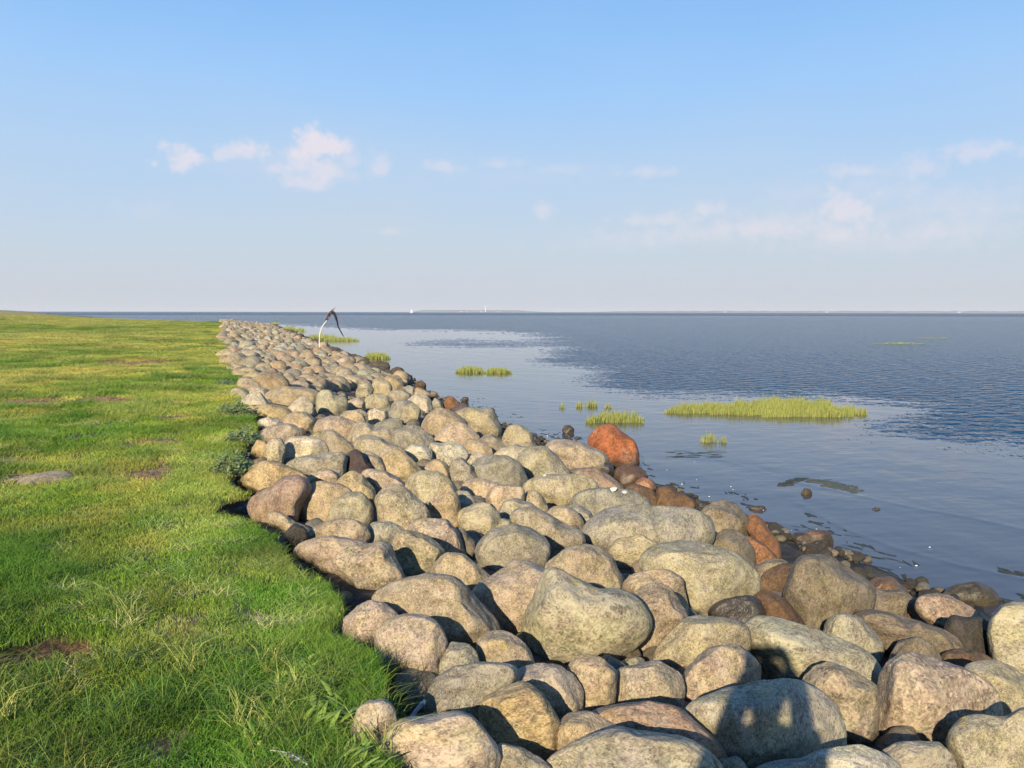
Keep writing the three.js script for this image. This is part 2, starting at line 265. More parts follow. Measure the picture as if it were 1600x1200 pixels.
// base colours of dry and wet rock; d also draws shade as a black stone
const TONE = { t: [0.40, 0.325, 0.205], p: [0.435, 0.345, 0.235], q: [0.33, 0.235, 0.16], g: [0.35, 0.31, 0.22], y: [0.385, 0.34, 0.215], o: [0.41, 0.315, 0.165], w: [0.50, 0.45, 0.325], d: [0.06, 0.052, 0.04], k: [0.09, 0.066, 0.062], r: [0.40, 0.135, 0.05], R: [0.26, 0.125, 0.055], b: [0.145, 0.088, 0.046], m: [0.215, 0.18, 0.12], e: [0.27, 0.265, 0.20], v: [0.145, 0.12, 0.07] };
const ico = new Map();
function unitSphere(n) { if (!ico.has(n)) { const g = mergeVertices(new THREE.IcosahedronGeometry(1, n).deleteAttribute('uv').deleteAttribute('normal')); ico.set(n, g); } return ico.get(n); }
// A weathered stone. radius(angle) is its outline seen along w; u, v, w are its half axes in the world; every point of the unit ball is pushed out to the outline,
// flattened by a few random planes and roughened. Coloured per vertex; texture coordinates are in metres on the face's own main plane.
function stoneGeometry(o) {
  const { u, v, w, D, seed, tone, n = 12, round = 0.8, lichen = 0, algae = 0, facets = 6, at = V(0, 0, 0), rough = 1, size } = o, r = rng(seed + 1), src = unitSphere(n), P = src.attributes.position, m = P.count;
  const pos = new Float32Array(m * 3), planes = [];
  for (let k = 0; k < facets; k++) { const a = r() * 6.283, z = 0.15 + r() * 0.85, s = Math.sqrt(1 - z * z); planes.push([Math.cos(a) * s, Math.sin(a) * s * (Math.sin(a) > 0 ? 1 : 0.7), z, 0.70 + r() * 0.23]); }
  const sx = r() * 100, sy = r() * 100, f1 = 1.1 + r() * 0.7;
  for (let i = 0; i < m; i++) {
    let x = P.getX(i), y = P.getY(i), z = P.getZ(i);
    const ux = x, uy = y, uz = z;
    for (const [a, b, c, d] of planes) { const t = x * a + y * b + z * c - d; if (t > 0) { const k = t * 0.92; x -= a * k; y -= b * k; z -= c * k; } }
    const rho = Math.hypot(x, y), R0 = Math.hypot(ux, uy), th = Math.atan2(uy, ux), rr = o.radius(th);
    const flat = rho > 1e-6 ? Math.pow(rho, round) : 0, cx = R0 > 1e-6 ? ux / R0 : 0, cy = R0 > 1e-6 ? uy / R0 : 0;
    let px = cx * flat * rr, py = cy * flat * rr, pz = z * D * (1 - 0.12 * (1 - Math.abs(z)));
    const k = 1 + (fbm(ux * f1 + sx, uy * f1 + sy, uz * f1, 3) * 0.17 * (0.35 + 0.65 * Math.abs(uz)) + fbm(ux * 5 + sy, uy * 5, uz * 5 + sx, 3) * 0.06) * rough;
    px *= 1 + (k - 1) * 0.8; py *= 1 + (k - 1) * 0.8; pz *= k;
    for (let c = 0; c < 3; c++) { const e = c === 0 ? 'x' : c === 1 ? 'y' : 'z'; pos[i * 3 + c] = u[e] * px + v[e] * py + w[e] * pz; }
  }
  const g = new THREE.BufferGeometry(); g.setAttribute('position', new THREE.BufferAttribute(pos, 3)); g.setIndex(src.index); g.computeVertexNormals();
  const N = g.attributes.normal.array, col = new Float32Array(m * 3), T = TONE[tone], warm = (r() - 0.5) * 0.10, lum = 0.92 + r() * 0.16, q1 = size * 0.5;
  for (let i = 0; i < m; i++) {
    const X = pos[i * 3], Y = pos[i * 3 + 1], Z = pos[i * 3 + 2], a = fbm(X / q1 + sx, Y / q1 + sy, Z / q1, 4), b = fbm(X * 9 + sy, Y * 9, Z * 9 + sx, 3), vein = Math.abs(N3(X * 2.2 / size + sx, Y * 7 / size + X * 3 / size, Z * 2.2 / size + sy));
    let c = [T[0] * lum * (1 + warm), T[1] * lum, T[2] * lum * (1 - warm)].map((t, k) => t * (1 + a * 0.26 + b * 0.2 + (k === 2 ? -a * 0.15 : 0)));
    if (vein < 0.035 && r() > -1) c = c.map((t) => t * (0.72 + vein * 8));
    const gr = sst(a + b * 0.5, 0.16, 0.36); c = c.map((t, k) => lerp(t, [0.30, 0.275, 0.21][k] * lum, gr * 0.38 * (T[0] > 0.3 ? 1 : 0)));       // greyer weathered patches
    if (lichen) { const l = sst(N3(X * 15 + sx, Y * 15 + sy, Z * 15) * 0.5 + N3(X * 42, Y * 42 + sx, Z * 42) * 0.3 + N3(X * 3.1 + sy, Y * 3.1, Z * 3.1 + sx) * 0.8, 0.62 - lichen * 0.7, 0.72 - lichen * 0.7); c = [lerp(c[0], 0.50, l * 0.7), lerp(c[1], 0.38, l * 0.7), lerp(c[2], 0.09, l * 0.7)]; }
    const wy = at.y + Y - SEA + a * 0.16 + b * 0.05;
    const wet = Math.max(sst(wy, 0.34, 0.10), algae ? sst(-Y / size + a * 0.35 + b * 0.2, 0.34 - algae * 0.14, 0.46 - algae * 0.14) * 0.9 : 0);   // weed and water stain up to the tide line
    c = c.map((t, k) => lerp(t, [0.05, 0.04, 0.021][k] * (1 + b) + t * 0.1, wet));
    col.set(c.map((t) => Math.max(0.008, t)), i * 3);
  }
  g.setAttribute('color', new THREE.BufferAttribute(col, 3));
  const f = g.toNonIndexed(), p = f.attributes.position, uv = new Float32Array(p.count * 2), ou = r() * 5, ov = r() * 5;
  for (let i = 0; i < p.count; i += 3) {
    const e1 = V(0, 0, 0).fromBufferAttribute(p, i + 1).sub(V(0, 0, 0).fromBufferAttribute(p, i)), e2 = V(0, 0, 0).fromBufferAttribute(p, i + 2).sub(V(0, 0, 0).fromBufferAttribute(p, i)), nn = e1.cross(e2), ax = Math.abs(nn.x), ay = Math.abs(nn.y), az = Math.abs(nn.z);
    for (let k = 0; k < 3; k++) { const x = p.getX(i + k), y = p.getY(i + k), z = p.getZ(i + k); const [a, b] = ay >= ax && ay >= az ? [x, z] : az >= ax ? [x, y] : [z, y]; uv[(i + k) * 2] = a / 0.8 + ou; uv[(i + k) * 2 + 1] = b / 0.8 + ov; }
  }
  f.setAttribute('uv', new THREE.BufferAttribute(uv, 2));
  return f;
}
function outline(poly) {                              // radius by angle round the middle of a closed outline, slightly rounded
  const M = 120, t = [];
  for (let k = 0; k < M; k++) {
    const a = k / M * 2 * Math.PI, dx = Math.cos(a), dy = Math.sin(a); let best = 0;
    for (let i = 0; i < poly.length; i++) { const [ax, ay] = poly[i], [bx, by] = poly[(i + 1) % poly.length], ex = bx - ax, ey = by - ay, den = dx * ey - dy * ex; if (Math.abs(den) < 1e-9) continue; const s = (ax * ey - ay * ex) / den, q = (ax * dy - ay * dx) / den; if (s > 0 && q >= -1e-6 && q <= 1 + 1e-6) best = Math.max(best, s); }
    t.push(best);
  }
  const sm = t.map((_, k) => { let s = 0, n = 0; for (let d = -5; d <= 5; d++) { const w = Math.exp(-d * d / 7); s += w * t[(k + d + M) % M]; n += w; } return s / n; });
  return (a) => { const f = ((a / (2 * Math.PI)) % 1 + 1) % 1 * M, i = Math.floor(f); return lerp(sm[i % M], sm[(i + 1) % M], f - i); };
}
let made = 0;
const footprints = [];                                // where large stones lie, for the fill between them
function boulder(crop, tone, label, pts, opt = {}) {
  const [ox, oy, k] = CROP[crop], P = []; for (let i = 0; i < pts.length; i += 2) P.push([ox + pts[i] * k, oy + pts[i + 1] * k]);
  let A = 0, cx = 0, cy = 0; for (let i = 0; i < P.length; i++) { const [a, b] = P[i], [c, d] = P[(i + 1) % P.length], w = a * d - c * b; A += w; cx += (a + c) * w; cy += (b + d) * w; } cx /= 3 * A; cy /= 3 * A;
  const xs = P.map((p) => p[0]), ys = P.map((p) => p[1]), bw = Math.max(...xs) - Math.min(...xs), bh = Math.max(...ys) - Math.min(...ys);
  // march along the sight line to where the stone's middle lies a little above the bed
  const d = ray(cx, cy); let zc = 1.5;
  for (let i = 0; i < 4000; i++) { const p = camera.position.clone().addScaledVector(d, zc), [s, q] = sq(p.x, p.z), lift = opt.lift ?? 0.44, floor = opt.sea ? SEA : bed(s, q); if (p.y < floor + lift * bh / F * zc) break; zc *= 1.002; }
  zc *= opt.far ?? 1;
  const at = camera.position.clone().addScaledVector(d, zc), m = zc / F, size = Math.sqrt(bw * bh) * m;
  const gr = (opt.grow ?? 1.14), rad = outline(P.map(([x, y]) => [(x - cx) * m * gr, -(y - cy) * m * gr * (y > cy ? 1 + (opt.sink ?? 0.2) : 1)])), w = camera.position.clone().sub(at).normalize(), seed = 100 + made * 7;
  const D = clamp(Math.sqrt(bw * bh) * m * 0.5, 0.35 * bw * m, 0.75 * bh * m) * (opt.deep ?? 1);
  const rr = rng(seed);
  const geo = stoneGeometry({ radius: rad, u: R3, v: U3, w, D, seed, tone, at, size, n: zc < 7 ? 14 : zc < 14 ? 10 : 7, round: opt.round ?? 0.72 + rr() * 0.2, lichen: opt.lichen ?? (rr() < 0.3 && 'tyo'.includes(tone) ? 0.15 : 0), algae: opt.algae ?? 0, facets: opt.facets ?? 6 + Math.floor(rr() * 7) });
  const o = new THREE.Mesh(geo, opt.wet ? wetMat : stoneMats[Math.floor(rr() * 6)]); o.position.copy(at);
  made++; footprints.push([at.x, at.z, size * 0.5, bw * m * 0.5, at.y]);
  return thing(o, opt.name ?? 'boulder', label, opt.cat ?? 'boulder');
}
// front rows, left to right
boulder('A', 'p', 'pale pink boulder cut by the bottom edge, right of the leafy grass edge', [270, 1110, 330, 1030, 440, 970, 560, 925, 680, 910, 760, 940, 840, 1030, 900, 1120, 880, 1250, 700, 1320, 400, 1300, 280, 1200]);
boulder('A', 'g', 'grey stone cut by the bottom edge below the ochre boulder with a yellow spot', [880, 1200, 900, 1110, 960, 1085, 1040, 1100, 1130, 1150, 1200, 1210, 1150, 1320, 950, 1320]);
boulder('A', 'o', 'tall ochre boulder with a yellow lichen spot on top and a shaded right side', [850, 920, 870, 840, 960, 775, 1060, 760, 1150, 830, 1230, 960, 1240, 1050, 1200, 1150, 1100, 1125, 980, 1080, 910, 1095, 860, 1010], { lichen: 0.12 });
boulder('A', 'p', 'pinkish boulder directly behind the tall ochre boulder, with a curved shadow on it', [1010, 760, 1050, 685, 1130, 665, 1230, 672, 1310, 720, 1352, 800, 1345, 890, 1270, 950, 1150, 930, 1020, 850]);
boulder('A', 'g', 'broad smooth grey-tan boulder in front of the two small upright stones', [568, 915, 575, 820, 620, 740, 700, 690, 850, 665, 960, 675, 1025, 700, 1010, 770, 930, 850, 880, 930, 760, 980, 620, 960]);
boulder('A', 'g', 'small upright grey stone between the pale grass-edge boulder and the one with a yellow dot', [605, 720, 612, 640, 640, 575, 700, 550, 770, 565, 810, 610, 825, 690, 760, 760, 650, 760]);
boulder('A', 't', 'small tan stone with one yellow lichen dot under the big ridged boulder', [835, 660, 830, 550, 880, 500, 950, 490, 1020, 525, 1090, 590, 1110, 670, 1000, 720, 870, 720], { lichen: 0.12 });
boulder('A', 'p', 'pale boulder half shaded by the overhanging grass tuft, second from the grass', [300, 590, 300, 520, 370, 440, 470, 410, 560, 425, 620, 480, 642, 550, 625, 640, 590, 730, 520, 760, 420, 700, 330, 660]);
boulder('A', 'p', 'round pink stone touching the grass below the big ridged boulder', [128, 480, 135, 420, 190, 355, 260, 340, 330, 355, 400, 410, 390, 500, 320, 550, 240, 570, 150, 540], { lift: 0.85 });
boulder('A', 't', 'large long tan boulder with a ridge across it, slanting down to the right', [278, 340, 400, 245, 560, 212, 690, 218, 800, 320, 915, 440, 920, 500, 820, 580, 660, 560, 480, 470]);
boulder('A', 'p', 'pinkish round boulder leaning on the left of the largest yellow lichen boulder', [805, 300, 850, 250, 920, 210, 1000, 135, 1100, 130, 1220, 190, 1280, 300, 1200, 460, 1050, 500, 950, 490, 870, 400], { far: 1.03 });
boulder('B', 'y', 'largest boulder with scattered yellow lichen on its flat face, in the foreground middle', [-110, 400, -60, 300, 20, 190, 70, 175, 150, 230, 270, 285, 380, 285, 440, 310, 505, 390, 525, 435, 510, 490, 440, 540, 280, 628, 100, 615, -20, 605, -100, 490], { lichen: 0.22, algae: 0.4 });
boulder('B', 't', 'two-toned boulder with a cleft and brown patch behind the yellow lichen boulder', [15, 160, 60, 120, 130, 70, 220, 50, 300, 75, 350, 110, 410, 200, 420, 255, 390, 300, 280, 330, 160, 300, 60, 230]);
boulder('A', 't', 'tan stone wedged between the heart-shaped pale stone and the big ridged boulder', [575, 230, 600, 150, 650, 95, 740, 95, 800, 140, 885, 215, 860, 290, 790, 330, 680, 290]);
boulder('D', 'y', 'pale greenish heart-shaped stone with a flat face near the grass edge', [1102, 860, 1130, 780, 1200, 768, 1320, 800, 1412, 890, 1375, 960, 1300, 1035, 1180, 1065, 1130, 990], { facets: 9, lift: 0.3, far: 0.99 });
boulder('D', 't', 'egg-shaped tan boulder with dark flecks on its lower right, touching the turf', [738, 940, 800, 890, 900, 850, 1020, 828, 1085, 850, 1105, 930, 1150, 1040, 1150, 1095, 1080, 1115, 900, 1120, 830, 1065, 760, 1000]);
boulder('D', 'p', 'low pinkish boulder at the grass edge left of the egg-shaped one', [488, 895, 540, 840, 640, 808, 800, 798, 910, 830, 950, 880, 900, 1000, 780, 1030, 650, 985, 560, 935, 500, 920]);
boulder('D', 't', 'brownish stone under the pair of yellowish boulders near the grass hollow', [545, 840, 570, 780, 650, 720, 760, 688, 860, 700, 920, 740, 935, 800, 880, 850, 700, 860]);
boulder('D', 'g', 'smooth grey stone right of the brownish one, above the egg-shaped boulder', [898, 805, 920, 760, 980, 712, 1080, 712, 1150, 745, 1175, 790, 1120, 850, 1000, 870, 920, 845]);
boulder('D', 'p', 'wide pinkish tan boulder right above the heart-shaped pale stone', [1185, 765, 1220, 710, 1310, 692, 1430, 700, 1500, 750, 1530, 830, 1545, 915, 1480, 940, 1380, 920, 1280, 850]);
boulder('E', 'm', 'small dark split stone left of the round stone with a hollow', [40, 740, 100, 755, 165, 830, 178, 880, 120, 925, 75, 885]);
boulder('D', 't', 'pale flat slab of stone in the hollow at the grass edge', [308, 660, 340, 628, 400, 650, 500, 710, 605, 735, 560, 775, 440, 760, 330, 715], { deep: 0.8 });
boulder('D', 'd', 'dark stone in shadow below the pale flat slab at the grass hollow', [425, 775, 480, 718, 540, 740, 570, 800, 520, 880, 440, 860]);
boulder('D', 'q', 'reddish brown angular boulder above the pale slab at the grass notch', [203, 595, 240, 540, 350, 488, 400, 440, 480, 425, 570, 460, 575, 520, 510, 620, 495, 670, 400, 700, 300, 705, 230, 655], { facets: 9 });
boulder('D', 't', 'left of the pair of round yellowish tan boulders beside the reddish brown one', [498, 600, 510, 530, 560, 480, 640, 462, 760, 478, 830, 520, 800, 640, 720, 710, 600, 720, 530, 680]);
boulder('D', 'y', 'right of the pair of round yellowish tan boulders, with a dark shadow on its right', [690, 670, 730, 580, 815, 513, 900, 530, 955, 600, 958, 665, 930, 718, 800, 725, 710, 720], { far: 0.985 });
boulder('D', 'o', 'ochre stone just behind the pair of round yellowish boulders', [730, 475, 790, 420, 850, 392, 920, 430, 970, 490, 975, 560, 930, 590, 850, 560, 780, 520]);
boulder('D', 'p', 'small low pinkish stone in front of the grey boulder next to the purple-black one', [555, 440, 600, 400, 680, 378, 760, 395, 785, 430, 740, 480, 630, 490]);
boulder('D', 'o', 'long ochre boulder with mottled top, first in its row beside the bushy herbs', [118, 440, 150, 390, 230, 345, 320, 328, 400, 350, 500, 395, 555, 425, 530, 470, 430, 500, 300, 510, 160, 480], { lichen: 0.25 });
boulder('D', 't', 'tall tan boulder with a shaded right flank, above the grey and pinkish ones', [998, 645, 998, 560, 1060, 498, 1130, 480, 1200, 520, 1272, 590, 1312, 660, 1295, 710, 1220, 760, 1160, 790, 1050, 750]);
boulder('D', 'p', 'low pinkish boulder behind the tall tan boulder with the shaded flank', [903, 405, 950, 378, 1040, 390, 1120, 425, 1190, 470, 1200, 540, 1100, 560, 1010, 530]);
boulder('D', 'y', 'yellowish rough boulder with a round top right of the low pinkish one', [1178, 490, 1200, 430, 1290, 395, 1390, 405, 1470, 465, 1515, 525, 1470, 590, 1340, 630, 1270, 610, 1205, 540], { lichen: 0.2 });
boulder('D', 't', 'tan boulder with a vertical crack right of the tall tan boulder', [1338, 700, 1333, 590, 1380, 530, 1440, 495, 1495, 540, 1510, 620, 1510, 720, 1400, 760]);
boulder('E', 'g', 'narrow grey stone wedged right of the cracked tan boulder', [40, 590, 55, 520, 120, 518, 165, 570, 175, 640, 110, 700, 55, 700]);
boulder('E', 'y', 'smooth pale yellow-green oval stone left of the middle of the strip', [58, 690, 90, 630, 170, 592, 250, 598, 312, 650, 325, 700, 290, 780, 200, 800, 110, 770]);
boulder('E', 't', 'long tan boulder running from the pink one down to the cleft boulder', [398, 700, 440, 635, 540, 625, 640, 670, 740, 730, 830, 765, 835, 850, 760, 900, 640, 930, 600, 860, 500, 790], { far: 1.01 });
boulder('E', 'g', 'round pale grey boulder with a dark broken hollow in its right side', [188, 890, 200, 820, 280, 760, 400, 728, 520, 738, 590, 800, 617, 870, 595, 955, 520, 990, 400, 1010, 300, 1020, 230, 955], { facets: 10 });
boulder('E', 'y', 'small pale stone sitting just above the round boulder with a hollow', [222, 780, 270, 705, 350, 685, 400, 695, 420, 760, 320, 800, 240, 810]);
boulder('E', 't', 'tan stone left of the dark gap behind the long tan boulder', [605, 655, 660, 615, 740, 610, 800, 645, 838, 700, 838, 775, 740, 790, 650, 730]);
boulder('E', 'g', 'greyish stone on the dark gap in front of the pale stone with white fragments', [735, 615, 820, 600, 880, 635, 932, 705, 905, 760, 840, 750, 790, 680]);
boulder('E', 'e', 'flat grey-green boulder with white shell fragments on top', [778, 590, 810, 540, 880, 507, 1000, 500, 1150, 515, 1255, 590, 1200, 650, 1050, 680, 960, 690, 890, 690, 820, 650], { deep: 1.2 });
boulder('E', 'y', 'big oval greenish tan boulder with a dark underside left of the shell fragments', [485, 520, 510, 455, 580, 425, 700, 410, 840, 418, 915, 458, 915, 510, 850, 570, 780, 600, 690, 605, 600, 580, 530, 545], { algae: 0.55 });
boulder('E', 'y', 'small yellowish stone left of the big oval boulder with a dark underside', [452, 550, 500, 512, 560, 520, 605, 570, 625, 640, 570, 670, 500, 620]);
boulder('E', 'p', 'stone with a pinkish rounded end above the smooth low grey stone', [240, 550, 300, 485, 390, 470, 460, 495, 468, 560, 400, 620, 330, 660, 275, 620]);
boulder('E', 'g', 'smooth low grey stone just above the long tan boulder', [325, 650, 360, 580, 440, 555, 510, 585, 575, 645, 520, 720, 400, 720, 340, 700]);
boulder('E', 'p', 'pale pink boulder left of the stone with a pinkish end', [75, 505, 110, 450, 200, 435, 300, 462, 325, 510, 280, 580, 170, 570, 95, 540]);
boulder('E', 'g', 'large grey boulder with a green stain along its front', [148, 380, 180, 320, 260, 297, 360, 300, 440, 338, 485, 440, 480, 490, 400, 510, 290, 500, 195, 445], { algae: 0.25 });
boulder('E', 'y', 'large rounded yellowish boulder in front of the pale low one, right of the green-stained one', [448, 340, 460, 280, 520, 242, 610, 245, 680, 305, 755, 400, 740, 450, 620, 480, 510, 490, 458, 420]);
boulder('E', 'w', 'pale low boulder behind the large rounded yellowish one', [275, 305, 340, 248, 430, 222, 540, 230, 580, 290, 500, 360, 370, 350]);
boulder('E', 'y', 'pale boulder on the waterline with a small dark pit in its right side', [345, 225, 360, 150, 390, 108, 450, 103, 530, 155, 557, 230, 520, 270, 400, 265], { facets: 9 });
boulder('E', 'p', 'long brown and pinkish mottled boulder left of the orange-red one', [605, 245, 660, 192, 740, 195, 870, 226, 960, 265, 985, 315, 945, 375, 850, 400, 740, 370, 670, 310], { algae: 0.1 });
boulder('E', 't', 'small pale tan stone with a dark slit of shadow on its right', [97, 245, 130, 192, 200, 190, 262, 240, 278, 285, 220, 320, 130, 300]);
boulder('E', 'g', 'smooth grey stone right of the small pale tan stone with a dark slit', [185, 205, 250, 156, 315, 178, 355, 240, 320, 300, 240, 280]);
boulder('E', 'g', 'tan-grey stone in the row left of the green-stained boulder', [10, 395, 30, 330, 90, 303, 150, 365, 185, 430, 130, 480, 40, 460]);
boulder('E', 'w', 'small pale stone tucked behind the green-stained boulder', [85, 300, 160, 272, 225, 282, 240, 330, 160, 370, 105, 340]);
boulder('J', 'y', 'large greenish grey boulder with reddish streaks at the waterline', [60, 60, 150, 10, 280, -20, 420, -5, 490, 60, 545, 150, 565, 220, 480, 270, 330, 270, 200, 220, 130, 150]);
boulder('E', 'r', 'big orange-red boulder standing at the edge of the water', [888, 205, 910, 160, 970, 108, 1040, 103, 1100, 145, 1152, 200, 1175, 260, 1177, 350, 1120, 375, 1050, 360, 970, 330, 915, 260], { facets: 9, round: 0.9, far: 0.99 });
boulder('E', 'd', 'dark wet stone at the foot of the orange-red boulder, left side', [925, 365, 960, 318, 1020, 338, 1045, 400, 985, 425], { wet: 1 });
boulder('E', 'b', 'brown wet stone right below the orange-red boulder', [1038, 430, 1060, 370, 1120, 352, 1200, 365, 1242, 425, 1190, 470, 1150, 490, 1070, 480], { wet: 1 });
boulder('E', 'q', 'flat mottled brown and pink boulder below the orange-red one', [750, 395, 840, 362, 920, 372, 1000, 415, 1095, 485, 1060, 540, 920, 530, 880, 460]);
boulder('E', 'R', 'small rust-coloured stone right of the brown wet one', [1165, 460, 1220, 428, 1280, 448, 1305, 495, 1260, 540, 1180, 510], { wet: 1 });
boulder('E', 'b', 'dark brown stone with a pale rim right of the white shell fragments', [1105, 510, 1160, 468, 1250, 496, 1312, 535, 1325, 600, 1270, 640, 1190, 600]);
boulder('F', 'b', 'long brown stone with a sunlit top edge at the waterline behind the largest flat boulder', [95, 575, 120, 498, 190, 486, 260, 528, 355, 590, 345, 640, 230, 660, 120, 650]);
boulder('E', 'g', 'largest flat-topped grey-green boulder in the middle right of the strip', [858, 785, 910, 700, 1000, 630, 1150, 606, 1320, 625, 1500, 636, 1600, 695, 1628, 790, 1570, 870, 1350, 910, 1180, 930, 1020, 900, 890, 860], { deep: 1.2 });
boulder('E', 'y', 'greenish boulder with a dark stained hollow below, in front of the largest flat-topped one', [1015, 890, 1060, 820, 1200, 795, 1305, 850, 1270, 930, 1240, 1010, 1120, 1010, 1050, 960], { algae: 0.6 });
boulder('B', 'y', 'big pale rounded boulder with a dark wet foot, right of the foreground middle', [528, 170, 540, 100, 600, 50, 700, 35, 850, 50, 1000, 105, 1080, 185, 1097, 250, 1060, 330, 920, 400, 780, 410, 710, 330, 600, 230], { algae: 0.5 });
boulder('B', 'd', 'black barnacled stone at the foot of the big pale rounded boulder', [855, 395, 900, 350, 1000, 305, 1100, 318, 1152, 370, 1140, 430, 1060, 490, 940, 460], { wet: 1 });
boulder('B', 't', 'tan boulder standing left of the big pale rounded one', [418, 265, 450, 212, 540, 186, 640, 180, 705, 215, 730, 330, 750, 400, 690, 440, 560, 400, 470, 340]);
boulder('B', 't', 'narrow tan boulder slanting down beside the yellow lichen boulder\u2019s right tip', [465, 335, 500, 278, 590, 252, 660, 288, 732, 400, 728, 445, 645, 550, 550, 620, 480, 600, 455, 520], { far: 0.99 });
boulder('B', 'y', 'pale yellowish boulder between the slanting tan one and the round pink one in shade', [575, 640, 640, 540, 740, 440, 820, 412, 940, 442, 1038, 470, 1050, 570, 1010, 680, 850, 740, 720, 730]);
boulder('B', 'p', 'round pinkish boulder whose right half is in the photographer\u2019s shadow', [722, 745, 740, 680, 800, 618, 900, 582, 1000, 577, 1072, 628, 1107, 700, 1112, 760, 1050, 840, 900, 870, 790, 880, 745, 820]);
boulder('B', 'p', 'blocky pinkish tan stone with a flat front left of the round pink one', [355, 730, 400, 690, 500, 653, 590, 652, 690, 718, 718, 770, 705, 860, 600, 890, 450, 895, 365, 870], { facets: 10, round: 0.65 });
boulder('B', 't', 'tan stone with a dark curved shadow left of the blocky pinkish one', [120, 680, 200, 618, 280, 636, 370, 700, 360, 800, 345, 870, 280, 900, 210, 920, 150, 820]);
boulder('B', 'y', 'small yellowish stone peeking out above the blocky pinkish one', [350, 690, 430, 628, 510, 628, 540, 670, 470, 720, 400, 740]);
boulder('B', 'v', 'dark greenish stone in the gap under the yellow lichen boulder', [290, 640, 400, 560, 460, 550, 500, 620, 450, 690, 340, 700], { far: 1.03 });
boulder('B', 'q', 'reddish pink low boulder behind the veined pale boulder at the bottom', [225, 920, 400, 868, 550, 866, 680, 892, 780, 975, 885, 1060, 930, 1130, 880, 1190, 700, 1160, 500, 1080, 330, 1010]);
boulder('B', 't', 'pointed tan-grey stone left of the reddish pink low boulder', [48, 1090, 70, 1000, 130, 918, 220, 915, 330, 955, 425, 1000, 400, 1080, 250, 1160, 80, 1180]);
boulder('B', 'g', 'pale veined boulder cut by the bottom edge, in front of the reddish pink one', [-10, 1240, 100, 1130, 250, 1050, 420, 998, 560, 995, 700, 1055, 800, 1115, 870, 1180, 910, 1270, 600, 1350, 200, 1350], { facets: 8 });
boulder('M', 'g', 'large grey boulder that lies mostly in the photographer\u2019s shadow', [295, 195, 420, 125, 560, 68, 700, 38, 900, 36, 1060, 78, 1150, 180, 1172, 330, 1175, 420, 1040, 490, 850, 520, 620, 510, 480, 450, 370, 320], { far: 1.0 });
boulder('C', 't', 'rounded tan boulder right of the large shadowed one with a broken foot', [182, 760, 250, 690, 320, 668, 430, 706, 550, 775, 562, 900, 552, 1010, 515, 1060, 430, 1040, 350, 990, 270, 880], { algae: 0.2 });
boulder('M', 'm', 'small dark grey stone under the large shadowed boulder', [590, 520, 680, 428, 780, 405, 880, 428, 910, 490, 800, 560, 660, 570]);
boulder('M', 'g', 'smallest grey stone at the bottom edge between the veined and the pale flat boulder', [470, 480, 560, 462, 610, 498, 650, 560, 580, 620, 490, 590]);
boulder('M', 'w', 'pale flat boulder cut by the bottom edge below the large shadowed one', [640, 560, 780, 488, 950, 478, 1100, 438, 1280, 412, 1420, 458, 1550, 540, 1520, 670, 900, 720, 650, 660]);
boulder('C', 'g', 'grey-green stone cut by the bottom edge, left of the bottom right corner boulder', [580, 1140, 680, 1078, 800, 1070, 890, 1075, 945, 1150, 970, 1230, 800, 1300, 620, 1250]);
boulder('L', 'y', 'big smooth pale boulder in the bottom right corner with a notch on top', [445, 1050, 455, 950, 520, 850, 620, 808, 780, 828, 870, 835, 930, 778, 1010, 765, 1180, 800, 1250, 1100, 1100, 1330, 600, 1380, 460, 1220]);
boulder('C', 'p', 'large pale pinkish boulder with a thin crack, above the bottom right corner boulder', [565, 850, 600, 740, 660, 658, 760, 625, 900, 665, 1020, 712, 1150, 790, 1185, 900, 1120, 990, 900, 1060, 700, 1050, 590, 1000], { algae: 0.25 });
boulder('C', 'y', 'greenish grey boulder right of the cracked pinkish one at the picture edge', [1015, 715, 1080, 668, 1180, 652, 1280, 688, 1350, 750, 1410, 850, 1380, 950, 1230, 990, 1130, 950, 1080, 830]);
boulder('C', 'y', 'tall pale rounded boulder cut by the right picture edge beside the water', [1162, 500, 1180, 430, 1230, 372, 1290, 357, 1400, 378, 1480, 480, 1490, 650, 1410, 760, 1300, 740, 1210, 670, 1172, 590]);
boulder('C', 'b', 'small rust-brown stone left of the foot of the tall boulder at the right edge', [895, 640, 930, 600, 1020, 586, 1130, 616, 1180, 660, 1120, 710, 1000, 730, 920, 690]);
boulder('C', 'q', 'brown boulder with a long sunlit sloping edge facing the water at the right', [785, 385, 800, 320, 900, 302, 960, 318, 1080, 388, 1185, 455, 1180, 520, 1050, 550, 930, 510, 850, 440]);
boulder('C', 'd', 'stone coloured black to draw the shade between the brown sloping boulder and the tall right edge boulder', [930, 485, 960, 412, 1030, 428, 1100, 426, 1175, 468, 1172, 620, 1120, 650, 1000, 610], { far: 0.985 });  // near-black tone paints the shaded rock face as a stone of its own
boulder('C', 'v', 'smooth olive-brown round stone lying in the water, farthest right', [915, 300, 980, 255, 1080, 238, 1160, 268, 1207, 330, 1192, 395, 1150, 415, 1060, 385, 960, 340], { wet: 1, facets: 3, lift: 0.2 });
boulder('C', 'm', 'long grey-brown slab behind the pale stone, slanting to the right', [435, 405, 500, 378, 600, 392, 760, 437, 900, 477, 985, 530, 1005, 595, 920, 640, 800, 610, 680, 600, 560, 530]);
boulder('C', 'm', 'dark grey stone just behind the cracked pinkish boulder', [635, 640, 690, 550, 780, 527, 860, 567, 895, 640, 880, 700, 760, 720, 680, 690], { algae: 0.2 });
boulder('C', 'y', 'small pale yellow boulder in front of the big dark round one', [295, 520, 310, 440, 390, 403, 500, 428, 560, 508, 590, 560, 560, 650, 480, 620, 360, 580]);
